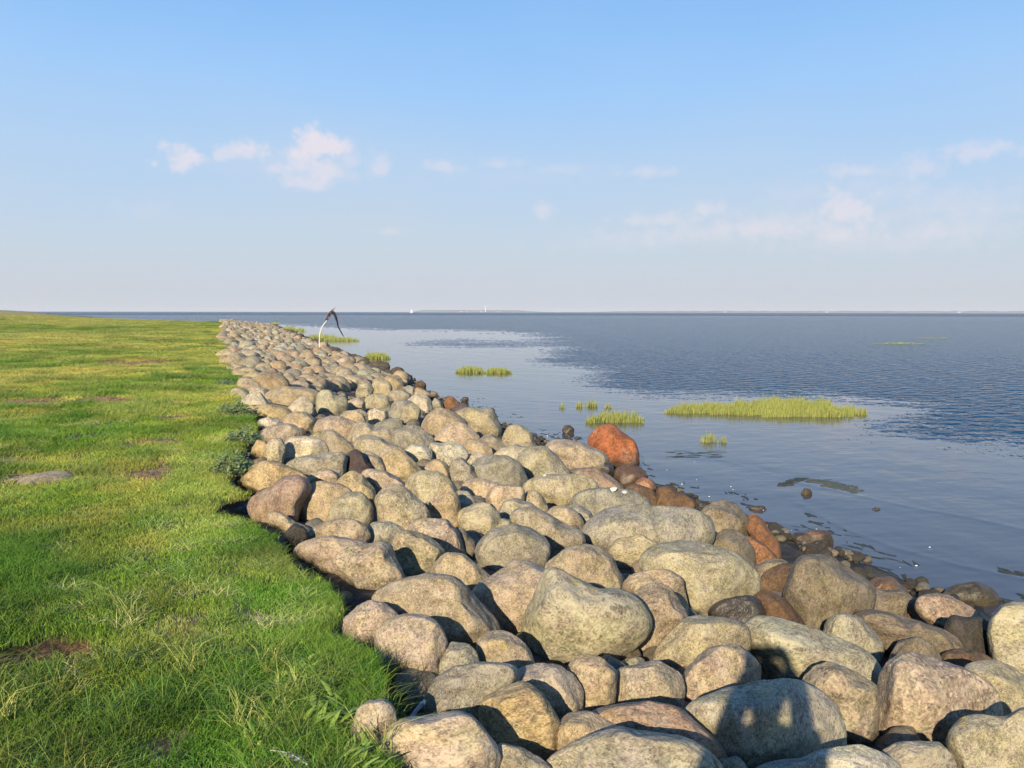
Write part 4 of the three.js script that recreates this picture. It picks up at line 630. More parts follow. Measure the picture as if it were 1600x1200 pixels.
// ---------------------------------------------------------------- marsh grass standing in the water
function islet(label, lobes, group) {                 // lobes: [left x, right x, waterline y (picture points), depth m, height m, blades]
  const pos = [], col = [], idx = [], r = rng(names.size * 31 + lobes[0][0]); let origin = null;
  for (const [x0, x1, yb, depth, h, count] of lobes) {
    const a = onPlane(x0, yb, SEA), b = onPlane(x1, yb, SEA), away = V(a.x + b.x, 0, a.z + b.z).normalize(), wide = 0.0045 * Math.max(1, a.length() / 18); origin ??= a.clone();
    for (let k = 0; k < count; k++) {
      const u = r(), v = r(), ed = 1 - Math.pow(Math.abs(2 * u - 1), 2.0) + N3(u * 9, v * 3, x0) * 0.5; if (v > ed || N3(u * 24, v * 6, x1) < -0.38) continue;
      const p = a.clone().lerp(b, u).addScaledVector(away, (v - 0.15 * N3(u * 6, 1, x0)) * depth), bh = h * (0.3 + Math.pow(r(), 0.8) * 0.75) * (0.4 + 0.6 * Math.min(1, ed * 1.4)) * (0.95 + 0.5 * N3(u * 30, v * 5, x1)) * (r() < 0.03 ? 1.5 : 1), w = wide * (0.6 + r() * 0.8), lx = (r() - 0.35) * bh * 0.5, lz = (r() - 0.5) * bh * 0.5, f = (r() - 0.5) * 1.6, wx = Math.cos(f) * w, wz = Math.sin(f) * w, n = pos.length / 3, X = p.x - origin.x, Z = p.z - origin.z;
      pos.push(X - wx, -0.05, Z - wz, X + wx, -0.05, Z + wz, X + lx * 0.35 - wx * 0.8, bh * 0.55, Z + lz * 0.35 - wz * 0.8, X + lx * 0.35 + wx * 0.8, bh * 0.55, Z + lz * 0.35 + wz * 0.8, X + lx, bh, Z + lz);
      idx.push(n, n + 1, n + 2, n + 2, n + 1, n + 3, n + 2, n + 3, n + 4);
      const t = 0.7 + r() * 0.55, y = r(); for (let i = 0; i < 5; i++) col.push(lerp(0.21, 0.33, y) * t, lerp(0.27, 0.32, y) * t, lerp(0.055, 0.10, y) * t);
    }
  }
  const g = new THREE.BufferGeometry(); g.setAttribute('position', new THREE.Float32BufferAttribute(pos, 3)); g.setAttribute('color', new THREE.Float32BufferAttribute(col, 3)); g.setIndex(idx); g.computeVertexNormals();
  const o = new THREE.Mesh(g, marshMat); o.position.set(origin.x, SEA, origin.z); return thing(o, 'marsh_grass', label, 'marsh grass', group);
}
const marshMat = leafMat({ roughness: 0.7 });
islet('largest bed of bright yellow-green marsh grass, stretching right across the calm water', [[1030, 1180, 646, 1.5, 0.22, 4600], [1105, 1356, 648.5, 2.7, 0.29, 12500], [1190, 1335, 652, 1.0, 0.24, 2600]]);
islet('low oval bed of marsh grass just above the orange-red boulder', [[915, 1011, 661, 1.1, 0.24, 2400]]);
islet('marsh grass bed with a notch in the middle, between the pole and the largest bed', [[709, 758, 583, 1.8, 0.27, 1500], [754, 801, 583.5, 1.6, 0.23, 1500]]);
islet('short thick marsh grass bed to the right of the pole, near the waterline stones', [[566, 611, 561, 2.6, 0.36, 1600]]);
islet('long flat marsh grass bed crossing behind the bleached pole', [[476, 528, 531.5, 5, 0.62, 900], [500, 563, 533, 3, 0.40, 900]]);
islet('farthest pair of marsh grass strips, left of the pole', [[439, 464, 514.5, 6, 0.5, 300], [450, 480, 518, 6, 0.55, 450]]);
islet('thin dark strip of marsh grass farthest out at left', [[420, 440, 506.5, 10, 0.5, 200]]);
islet('tiny tuft of marsh grass alone, leftmost above the oval bed', [[872, 884, 638, 0.3, 0.16, 60]]);
islet('scattered row of small marsh grass tufts above the oval bed', [[899, 912, 637, 0.4, 0.2, 90], [913, 934, 636, 0.5, 0.22, 160], [943, 957, 638, 0.3, 0.16, 90]]);
islet('two small tufts of marsh grass in the open calm water right of the orange-red boulder', [[1092, 1122, 692, 0.4, 0.22, 170], [1122, 1136, 692, 0.25, 0.17, 90]]);
islet('faint yellow-green line of marsh grass far out in the rippled water at right', [[1360, 1450, 538, 5, 0.08, 500], [1425, 1490, 529, 6, 0.06, 260]]);

// ---------------------------------------------------------------- weed and shells in the shallows
{
  const r = rng(88), gs = [];
  const flake = (x, z, a, b, turn, h = 0.012) => {
    const n = 14, sh = []; for (let k = 0; k < n; k++) { const t = k / n * 6.283, q = 0.7 + 0.55 * r(); sh.push([Math.cos(t) * a * q, Math.sin(t) * b * q]); }
    const pos = [0, h, 0], idx = []; for (const [u, v] of sh) { const X = u * Math.cos(turn) - v * Math.sin(turn), Z = u * Math.sin(turn) + v * Math.cos(turn); pos.push(X * 0.75, h * (0.6 + 0.6 * r()), Z * 0.75, X, -0.004, Z); }
    for (let k = 0; k < n; k++) { const i = 1 + k * 2, j = 1 + ((k + 1) % n) * 2; idx.push(0, j, i, i, j, i + 1, j, j + 1, i + 1); }
    const g = new THREE.BufferGeometry(); g.setAttribute('position', new THREE.Float32BufferAttribute(pos, 3)); g.setIndex(idx); g.computeVertexNormals(); g.translate(x, SEA, z); gs.push(g);
  };
  for (let k = 0; k < 2600; k++) { const q = 4 + Math.pow(r(), 1.2) * 22, out = Math.pow(r(), 3.2) * 1.7 - 0.3, s = shore(q) + out, [x, z] = xz(s, q); if (N3(x * 1.6, 2, z * 1.6) < -0.12 + out * 0.45) continue; flake(x, z, 0.03 + r() * 0.12, 0.008 + r() * 0.022, -(AL + 1.57) + (r() - 0.5) * 1.3, 0.003 + r() * 0.006); }
  for (let k = 0; k < 46; k++) { const t = r(), p = onPlane(lerp(1046, 1128, r()), lerp(704, 716, t), SEA); flake(p.x, p.z, 0.05 + r() * 0.14, 0.008 + r() * 0.016, (r() - 0.5) * 0.5, 0.005); }
  for (let k = 0; k < 60; k++) { const t = r(), p = onPlane(lerp(1215, 1250, t) + r() * 10, lerp(757, 745, t) + r() * 3, SEA); flake(p.x, p.z, 0.04 + r() * 0.08, 0.008 + r() * 0.012, (r() - 0.5) * 0.5, 0.005); }
  const o = new THREE.Mesh(mergeGeometries(gs.splice(0)), new THREE.MeshStandardMaterial({ color: new THREE.Color(0.028, 0.03, 0.016), roughness: 0.5 })); thing(o, 'seaweed', 'dark seaweed scraps washed up and floating along the waterline'); o.userData.kind = 'stuff';
  for (let k = 0; k < 80; k++) { const t = r(), p = onPlane(lerp(1262, 1340, t) + (r() - 0.5) * 14, lerp(749, 766, t) + (r() - 0.5) * 7 * (t > 0.3 ? 1.2 : 0.5), SEA); flake(p.x, p.z, 0.04 + r() * 0.10, 0.010 + r() * 0.022, (r() - 0.5) * 0.6 - 0.1, 0.006); }
  const m = new THREE.Mesh(mergeGeometries(gs.splice(0)), new THREE.MeshStandardMaterial({ color: new THREE.Color(0.06, 0.065, 0.04), roughness: 0.5 })); thing(m, 'seaweed_mat', 'floating mat of dark green seaweed right of the small round brown stone', 'seaweed');
  const bits = []; for (let k = 0; k < 24; k++) { const q = 4.5 + r() * 14, s = shore(q) + 0.1 + Math.pow(r(), 2) * 1.6, [x, z] = xz(s, q), g = new THREE.IcosahedronGeometry(0.004 + r() * 0.008, 0); g.deleteAttribute('uv'); g.scale(1.6, 0.6, 1); g.rotateY(r() * 6); g.translate(x, SEA + 0.012, z); bits.push(g); }
  const w = new THREE.Mesh(mergeGeometries(bits), new THREE.MeshStandardMaterial({ color: 0xf2efe6, roughness: 0.4 })); thing(w, 'shell_bits', 'white bits of shell among the seaweed at the water\u2019s edge'); w.userData.kind = 'stuff';
}
// where a sight line first meets something built
const caster = new THREE.Raycaster();
scene.updateMatrixWorld(true);
function hit(x, y, list) { caster.set(camera.position, ray(x, y).normalize()); return caster.intersectObjects(list, true)[0]?.point; }
const rocks = scene.children.filter((o) => /^boulder/.test(o.name));
{
  const white = new THREE.MeshStandardMaterial({ color: new THREE.Color(0.55, 0.5, 0.4), roughness: 0.6, side: THREE.DoubleSide });
  const shell = (x, y, size, label, seed) => {
    const p = hit(x, y, rocks) ?? onPlane(x, y, -0.6), r = rng(seed), g = new THREE.SphereGeometry(size, 18, 10, 0, Math.PI * 2, 0, Math.PI * 0.55), a = g.attributes.position;
    for (let i = 0; i < a.count; i++) { const t = Math.atan2(a.getZ(i), a.getX(i)), k = 1 + 0.07 * Math.sin(t * 11) + N3(a.getX(i) * 20, a.getY(i) * 20, seed) * 0.3; a.setXYZ(i, a.getX(i) * k * 1.35, a.getY(i) * 0.6, a.getZ(i) * k); }
    g.computeVertexNormals(); const o = new THREE.Mesh(g, white); o.position.copy(p); o.rotation.set(-0.4 + r(), r() * 6, 0.5 - r()); thing(o, 'shell_fragment', label, 'shell');
  };
  shell(957, 765, 0.042, 'larger white shell fragment on top of the flat grey-green boulder', 3);
  shell(976, 769, 0.032, 'smaller white shell fragment right of the larger one on the flat grey-green boulder', 8);
  shell(851, 743, 0.02, 'small white shell fragment on the rim of the big oval greenish boulder', 5);
}

// ---------------------------------------------------------------- bent pole with a tattered flag
{
  let zc = 5; const d = ray(499.5, 545); for (let i = 0; i < 3000; i++) { const p = camera.position.clone().addScaledVector(d, zc), [s, q] = sq(p.x, p.z); if (p.y < bed(s, q) + 0.2) break; zc *= 1.002; }
  const foot = camera.position.clone().addScaledVector(d, zc), m = zc / F, g = new THREE.Group(); g.position.copy(foot);
  const P = (x, y, z = 0) => V((x - 499.5) * m, (545 - y) * m, z);
  const tube = (pts, r0, r1, seg = 28) => { const c = new THREE.CatmullRomCurve3(pts), t = new THREE.TubeGeometry(c, seg, 1, 9), a = t.attributes.position, v = V(0, 0, 0); for (let i = 0; i < a.count; i++) { const k = Math.floor(i / 10) / seg, ctr = c.getPointAt(clamp(k, 0, 1)); v.fromBufferAttribute(a, i).sub(ctr).multiplyScalar(lerp(r0, r1, k) * (1 + N3(k * 9, i % 10, 1) * 0.25)).add(ctr); a.setXYZ(i, v.x, v.y, v.z); } t.computeVertexNormals(); return t; };
  const wood = new THREE.MeshStandardMaterial({ color: new THREE.Color(0.66, 0.60, 0.53), roughness: 0.85 }), bark = new THREE.MeshStandardMaterial({ color: new THREE.Color(0.36, 0.29, 0.26), roughness: 0.85 });
  part(tube([P(499.5, 553), P(499.3, 540), P(499.5, 526), P(500.5, 520)], 0.95 * m, 0.85 * m), wood, 'pole', g);
  part(tube([P(500.3, 521), P(502, 515), P(506.5, 507), P(512, 500), P(515, 494)], 0.85 * m, 0.65 * m), wood, 'bent_top', g);
  part(tube([P(514, 496), P(518, 489), P(523, 482.5), P(527.5, 477.5)], 0.7 * m, 0.2 * m), bark, 'twig', g);
  part(tube([P(517, 489), P(521, 486), P(524.5, 485)], 0.4 * m, 0.12 * m), bark, 'twig', g);
  const cloth = (pts, w, color, name, seed, thick = 0.02) => {   // a rag: strip along pts, width w(t), with folds
    const c = new THREE.CatmullRomCurve3(pts), n = 36, k = 8, pos = [], idx = []; for (let i = 0; i <= n; i++) { const t = i / n, p = c.getPoint(t), ww = w(t) * m; for (let j = 0; j <= k; j++) { const f = j / k - 0.5; pos.push(p.x + f * ww * 0.9 + N3(t * 8, f * 4, seed) * m * 0.9, p.y + f * ww * 0.35 + N3(t * 9, f * 5, seed + 3) * m * 1.2, p.z + Math.sin(f * 9 + t * 7) * thick * 3 + N3(t * 6, f * 6, seed + 6) * m * 1.2); } }
    for (let i = 0; i < n; i++) for (let j = 0; j < k; j++) { const a = i * (k + 1) + j; idx.push(a, a + 1, a + k + 1, a + 1, a + k + 2, a + k + 1); }
    const q = new THREE.BufferGeometry(); q.setAttribute('position', new THREE.Float32BufferAttribute(pos, 3)); q.setIndex(idx); q.computeVertexNormals();
    const s = part(q, new THREE.MeshStandardMaterial({ color, roughness: 0.9, side: THREE.DoubleSide }), name, g); return s;
  };
  cloth([P(511, 501), P(513.5, 495), P(517, 489), P(521, 486)], (t) => 6.5 - 3 * Math.abs(t - 0.4), new THREE.Color(0.10, 0.028, 0.026), 'red_rag', 2);
  cloth([P(512, 499), P(516, 493), P(520, 488.5)], (t) => 4.5, new THREE.Color(0.07, 0.02, 0.02), 'red_rag', 12);
  cloth([P(519, 487), P(523.5, 491), P(527, 501), P(530, 512), P(533.5, 519), P(537, 525.5)], (t) => 4.2 * (1 - t) * (1 - t) + 1.9 * (1 - t) + 0.7, new THREE.Color(0.022, 0.02, 0.026), 'black_streamer', 5);
  cloth([P(518, 487), P(521, 484), P(524, 482)], (t) => 3 * (1 - t) + 0.5, new THREE.Color(0.03, 0.026, 0.03), 'black_rag', 7);
  thing(g, 'bent_pole', 'bent bleached pole on the stones with a tattered dark red and black flag', 'pole');
}

// ---------------------------------------------------------------- far shore and sailboat
{
  const DIST = 9000, m = DIST / F, pos = [], col = [], idx = [], N = 340, K = 7, X0 = 640, X1 = 1900;
  const top = (x) => { const a = sst(x, 640, 665) * (1 - sst(x, 800, 860)) * 3.0, b = sst(x, 900, 1010) * 2.0, c = sst(x, 1020, 1120) * 1.1; return (0.6 + a + b * (1 - c * 0.1) + c * 0.5 + fbm(x * 0.045, 3, 1, 4) * 1.5 * (0.25 + sst(x, 1000, 1060))) * m; };
  for (let i = 0; i < N; i++) { const px = lerp(X0, X1, i / (N - 1)), d = ray(px, HOR); d.y = 0; d.normalize(); const h = Math.max(2, top(px)); for (let j = 0; j < K; j++) { const t = j / (K - 1), R = DIST / Math.max(0.6, -d.z) * 0 + DIST + t * 1500, y = SEA - 1 + h * Math.sin(Math.min(1, t * 1.6) * Math.PI / 2) * (1 + 0.08 * N3(i * 0.5, j, 2)); pos.push(d.x * R, y, d.z * R); const sand = 1 - sst(t, 0.0, 0.14), f = 0.9 + 0.35 * N3(i * 0.21, j * 0.7, 6), fld = sst(N3(i * 0.05, j * 0.4, 9), 0.1, 0.3); col.push(lerp(lerp(0.06, 0.17, fld), 0.42, sand) * f, lerp(lerp(0.085, 0.17, fld), 0.38, sand) * f, lerp(lerp(0.05, 0.07, fld), 0.30, sand) * f); if (i && j) { const a = i * K + j; idx.push(a, a - K, a - 1, a - 1, a - K, a - K - 1); } } }
  const g = new THREE.BufferGeometry(); g.setAttribute('position', new THREE.Float32BufferAttribute(pos, 3)); g.setAttribute('color', new THREE.Float32BufferAttribute(col, 3)); g.setIndex(idx); g.computeVertexNormals();
  struct(g, new THREE.MeshStandardMaterial({ vertexColors: true, roughness: 1, side: THREE.DoubleSide }), 'far_shore');
  const wall = new THREE.MeshStandardMaterial({ color: new THREE.Color(0.72, 0.7, 0.66), roughness: 0.8 }), red = new THREE.MeshStandardMaterial({ color: new THREE.Color(0.42, 0.24, 0.18), roughness: 0.9 });
  [['broad white building on the far shore, leftmost below the slim tower', 721, 3.4, 1.7], ['second white building from left on the far shore, beside the broad one', 730, 2.2, 1.6], ['white building on the far shore directly left of the slim tower', 752, 2.6, 1.7], ['white building on the far shore right of the slim tower', 779, 2.2, 1.8], ['lone white building on the low bare stretch of the far shore', 872, 2.6, 1.5], ['white building on the far shore above the left end of the largest marsh bed', 1133, 3.4, 1.5], ['white building on the far shore above the right end of the largest marsh bed', 1292, 3.6, 1.5], ['white building on the far shore nearest the right picture edge', 1499, 3.8, 1.7]].forEach(([label, x, w, h]) => {
    const d = ray(x, HOR); d.y = 0; d.normalize(); const b = new THREE.Group(), W = w * m * 0.8, H = h * m * 0.75; b.position.set(d.x * (DIST - 60), SEA + 1, d.z * (DIST - 60)); b.rotation.y = Math.atan2(-d.x, -d.z);
    const wg = new THREE.BoxGeometry(W, H, W * 0.5); wg.translate(0, H / 2, 0); part(wg, wall, 'wall', b);
    const s = new THREE.Shape(); s.moveTo(-W * 0.29, 0); s.lineTo(W * 0.29, 0); s.lineTo(0, W * 0.2); s.closePath(); const rg = new THREE.ExtrudeGeometry(s, { depth: W * 1.04, bevelEnabled: false }); rg.translate(0, 0, -W * 0.52); rg.rotateY(Math.PI / 2); rg.translate(0, H + 0.02, 0); part(rg, red, 'roof', b);
    thing(b, 'far_building', label, 'building', 'white buildings on the far shore');
  });
  { const d = ray(758.5, HOR); d.y = 0; d.normalize(); const b = new THREE.Group(); b.position.set(d.x * 9100, SEA, d.z * 9100); part(new THREE.LatheGeometry([[5.5, 0], [4.6, 30], [3.6, 66], [3.6, 68], [0.01, 68]].map(([a, c]) => new THREE.Vector2(a, c)), 14), wall, 'shaft', b); part(new THREE.LatheGeometry([[0.01, 78], [5, 74], [6.5, 68], [0.01, 67]].map(([a, c]) => new THREE.Vector2(a, c)), 14), wall, 'tower_head', b); thing(b, 'far_tower', 'slim pale tower rising above the far shore, left of the middle', 'tower'); }
  { const d = ray(643, HOR); d.y = 0; d.normalize(); const b = new THREE.Group(), D = 2300; b.scale.setScalar(0.8); b.position.set(d.x * D, SEA, d.z * D); b.rotation.y = 0.5;
    const white = new THREE.MeshStandardMaterial({ color: new THREE.Color(0.82, 0.82, 0.8), roughness: 0.6, side: THREE.DoubleSide }), pole = new THREE.MeshStandardMaterial({ color: new THREE.Color(0.5, 0.5, 0.5), roughness: 0.5 });
    const hs = new THREE.Shape(); hs.moveTo(-5, 0); hs.quadraticCurveTo(-2, 1.7, 2, 1.4); hs.quadraticCurveTo(4.6, 0.9, 5.6, 0); hs.quadraticCurveTo(4.6, -0.9, 2, -1.4); hs.quadraticCurveTo(-2, -1.7, -5, 0); const hg = new THREE.ExtrudeGeometry(hs, { depth: 1.3, bevelEnabled: true, bevelSize: 0.15, bevelThickness: 0.15, bevelSegments: 2 }); hg.rotateX(-Math.PI / 2); hg.translate(0, -0.1, 0); part(hg, white, 'hull', b);
    const mg = new THREE.CylinderGeometry(0.07, 0.11, 13, 8); mg.translate(0.8, 7.4, 0); part(mg, pole, 'mast', b); const bg = new THREE.CylinderGeometry(0.06, 0.06, 5, 8); bg.rotateZ(Math.PI / 2); bg.translate(-1.7, 2.3, 0); part(bg, pole, 'boom', b);
    const sail = (A, B, C, belly) => { const pos = [], idx = [], n = 12; for (let i = 0; i <= n; i++) for (let j = 0; j <= n; j++) { const u = i / n, v = j / n, p = A.clone().lerp(B, u).lerp(C, v); p.z += belly * Math.sin(Math.PI * u) * (1 - v) * Math.sin(Math.PI * Math.min(1, v + 0.25)); pos.push(p.x, p.y, p.z); } for (let i = 0; i < n; i++) for (let j = 0; j < n; j++) { const a = i * (n + 1) + j; idx.push(a, a + n + 1, a + 1, a + 1, a + n + 1, a + n + 2); } const q = new THREE.BufferGeometry(); q.setAttribute('position', new THREE.Float32BufferAttribute(pos, 3)); q.setIndex(idx); q.computeVertexNormals(); return q; };
    part(sail(V(0.65, 2.5, 0), V(-4, 2.5, 0), V(0.65, 13.6, 0), 0.7), white, 'mainsail', b); part(sail(V(5.4, 1.6, 0), V(1.0, 2.0, 0.3), V(0.9, 12, 0), 0.6), white, 'jib', b);
    thing(b, 'sailboat', 'tiny white sailboat on the horizon at the left end of the far shore', 'sailboat'); }
}

// ---------------------------------------------------------------- plants, feather and driftwood at the grass edge
function leafShape(len, wid, bend, fold, seg = 5) {   // a pointed oval leaf along +y that arches over towards +z
  const pos = [], idx = []; for (let i = 0; i <= seg; i++) { const t = i / seg, w = wid * Math.pow(Math.sin(Math.PI * Math.pow(t, 0.8) * 0.985 + 0.02), 0.8), a = bend * t * t, y = len * (t - bend * 0.2 * t * t), z = len * a * 0.8; pos.push(-w / 2, y, z + fold * w, 0, y, z, w / 2, y, z + fold * w); if (i) { const n = i * 3; idx.push(n - 3, n - 2, n, n, n - 2, n + 1, n - 2, n - 1, n + 1, n + 1, n - 1, n + 2); } }
  const g = new THREE.BufferGeometry(); g.setAttribute('position', new THREE.Float32BufferAttribute(pos, 3)); g.setIndex(idx); g.computeVertexNormals(); return g;
}
{
  const leafs = [0, 1, 2].map((k) => new THREE.MeshPhysicalMaterial({ color: new THREE.Color([0.24, 0.32, 0.22][k], [0.36, 0.42, 0.33][k], [0.06, 0.08, 0.07][k]), roughness: 0.8, specularIntensity: 0.4, transmission: 0.25, thickness: 0, side: THREE.DoubleSide }));
  const shapes = [leafShape(0.09, 0.030, 0.5, 0.25), leafShape(0.12, 0.026, 0.8, 0.2), leafShape(0.055, 0.034, 0.4, 0.2)];
  const plant = (label, x, y, count, spread, kinds, sc, seed) => {
    const p = onPlane(x, y, 0), r = rng(seed), g = new THREE.Group(); p.y = land(p.x, p.z); g.position.copy(p);
    for (let k = 0; k < count; k++) { const a = r() * 6.28, d = Math.sqrt(r()) * spread, l = part(shapes[kinds[Math.floor(r() * kinds.length)]], leafs[Math.floor(r() * 3)], 'leaf', g); l.position.set(Math.cos(a) * d, 0.01 + r() * 0.05, Math.sin(a) * d); l.rotation.set(0.25 + r() * 0.65, a + (r() - 0.5) * 2, 0, 'YXZ'); l.scale.setScalar(sc * (0.7 + r() * 0.6)); }
    thing(g, 'leafy_plant', label, 'plant');
  };
  plant('leafy plant with long pointed green leaves hanging over the edge above the sunk pale stone', 520, 1135, 40, 0.12, [0, 1], 0.8, 41);
  plant('small plant with a few rounded pale green leaves among the grass', 452, 1082, 11, 0.06, [2], 0.75, 42);
  plant('plant with broad pointed leaves at the bottom beside the pale pink boulder', 572, 1200, 24, 0.11, [0, 1], 0.7, 43);
  plant('small round-leaved plant higher up near the shaded pale boulder', 488, 1042, 8, 0.06, [2], 0.6, 44);
  plant('low leafy plant at the bottom edge left of the striped feather', 425, 1165, 12, 0.10, [0, 2], 0.55, 45);
  // grey-green herbs that grow as bushes on the edge of the turf
  const herb = (label, x, y, R, h, count, seed) => {
    const p = onPlane(x, y, 0), r = rng(seed), gs = [], st = []; p.y = land(p.x, p.z) - 0.05;
    for (let k = 0; k < count; k++) { const a = r() * 6.28, d = Math.sqrt(r()) * R, t = Math.pow(r(), 0.6), X = Math.cos(a) * d * (0.5 + 0.5 * t), Z = Math.sin(a) * d * (0.5 + 0.5 * t), Y = t * h * (1 - 0.6 * (d / R) ** 2) * (0.75 + 1.1 * N3(X * 7, seed, Z * 7)), g = leafShape(0.035 + r() * 0.035, 0.018 + r() * 0.014, 0.5, 0.2, 3); g.rotateX(0.3 + r() * 0.9); g.rotateY(r() * 6.28); g.translate(X, Y, Z); const b = 0.75 + r() * 0.5, c = []; for (let i = 0; i < g.attributes.position.count; i++) c.push(0.17 * b, 0.23 * b, 0.085 * b); g.setAttribute('color', new THREE.Float32BufferAttribute(c, 3)); gs.push(g); if (k % 14 === 0) { const c2 = new THREE.CylinderGeometry(0.003, 0.005, 1, 5); c2.translate(0, 0.5, 0); c2.scale(1, Math.max(0.03, Y), 1); c2.translate(X * 0.9, 0, Z * 0.9); st.push(c2); } }
    const o = new THREE.Group(); o.position.copy(p); part(mergeGeometries(gs), herbMat, 'foliage', o); part(mergeGeometries(st), stemMat, 'stems', o); thing(o, 'herb_bush', label, 'bush');
  };
  const herbMat = new THREE.MeshPhysicalMaterial({ vertexColors: true, roughness: 0.7, transmission: 0.2, thickness: 0, side: THREE.DoubleSide }), stemMat = new THREE.MeshStandardMaterial({ color: new THREE.Color(0.12, 0.14, 0.05), roughness: 0.8 });
  herb('dark green bushy herb spilling onto the pale grey-topped boulder', 367, 648, 0.28, 0.26, 800, 51);
  herb('grey-green bushy herb in the middle of three along the edge', 380, 690, 0.28, 0.22, 800, 52);
  herb('silvery bushy herb at the foot of the notch beside the lichen-topped boulder', 362, 736, 0.22, 0.26, 650, 53);
  herb('low silvery herb patch on the turf, just left of the nearest bush', 338, 715, 0.15, 0.10, 220, 54);
  herb('small herb bush higher up where the turf narrows', 352, 600, 0.26, 0.20, 450, 55);
}
{ // striped feather lying in the grass
  const p = onPlane(458, 1190, 0.02), g = new THREE.Group(); p.y = land(p.x, p.z) + 0.035; g.position.copy(p); g.rotation.set(0.1, -0.65, 0.12);
  const pos = [], col = [], idx = [], n = 40; for (let i = 0; i <= n; i++) { const t = i / n, w = 0.017 * Math.pow(Math.sin(Math.PI * (0.12 + 0.86 * t)), 0.7), y = 0.012 * Math.sin(Math.PI * t); for (const k of [-1, 0, 1]) { pos.push((t - 0.5) * 0.16, y + Math.abs(k) * 0.002, k * w * (k > 0 ? 1.2 : 0.8)); const d = Math.sin(t * 34 + Math.abs(k) * 1.1) > 0.1 ? 1 : 0; col.push(lerp(0.55, 0.13, d), lerp(0.5, 0.085, d), lerp(0.42, 0.055, d)); } if (i) { const a = i * 3; idx.push(a, a - 3, a - 2, a, a - 2, a + 1, a + 1, a - 2, a - 1, a + 1, a - 1, a + 2); } }
  const q = new THREE.BufferGeometry(); q.setAttribute('position', new THREE.Float32BufferAttribute(pos, 3)); q.setAttribute('color', new THREE.Float32BufferAttribute(col, 3)); q.setIndex(idx); q.computeVertexNormals();
  part(q, new THREE.MeshStandardMaterial({ vertexColors: true, roughness: 0.8, side: THREE.DoubleSide }), 'vane', g);
  part(new THREE.TubeGeometry(new THREE.CatmullRomCurve3([V(-0.13, -0.004, 0), V(-0.05, 0.012, 0), V(0.02, 0.014, 0), V(0.08, 0.003, 0)]), 20, 0.0018, 6), new THREE.MeshStandardMaterial({ color: new THREE.Color(0.78, 0.74, 0.66), roughness: 0.6 }), 'quill', g);
  thing(g, 'feather', 'brown and white striped feather lying in the grass at the bottom', 'feather');
}
{ // grey driftwood lath in the dark gap between grass and stones
  const a = onPlane(634, 1124, -0.12), b = onPlane(662, 1103, -0.06), g = new THREE.BoxGeometry(1, 0.012, 0.03, 12, 1, 1), A = g.attributes.position; for (let i = 0; i < A.count; i++) { const x = A.getX(i); A.setY(i, A.getY(i) * (1 + 0.4 * N3(x * 8, 1, 2)) + 0.012 * Math.sin(x * 3)); A.setZ(i, A.getZ(i) * (1 + 0.5 * N3(x * 5, 4, 2))); } g.computeVertexNormals();
  const o = new THREE.Mesh(g, new THREE.MeshStandardMaterial({ color: new THREE.Color(0.42, 0.41, 0.4), roughness: 0.85 })); o.position.copy(a).lerp(b, 0.5); o.quaternion.setFromUnitVectors(V(1, 0, 0), b.clone().sub(a).normalize()); o.scale.x = a.distanceTo(b) * 1.3; thing(o, 'driftwood_lath', 'grey driftwood lath in the dark gap beside the sunk pale stone', 'driftwood');
}
{ // flat sandy stone sunk in the meadow, and the dark dead clump behind it
  const p = onPlane(72, 747, 0.0), o = new THREE.Mesh(stoneGeometry({ u: V(1, 0, 0), v: V(0, 1, 0), w: V(0, 0, 1), D: 0.32, seed: 777, tone: 't', n: 8, at: V(0, 5, 0), size: 0.7, radius: (a) => 1 / Math.hypot(Math.cos(a) / 0.22, Math.sin(a) / 0.06) }), stoneMat); o.position.set(p.x, land(p.x, p.z) - 0.02, p.z); thing(o, 'stone', 'flat sandy-coloured stone sunk in the meadow at the left', 'stone');
}

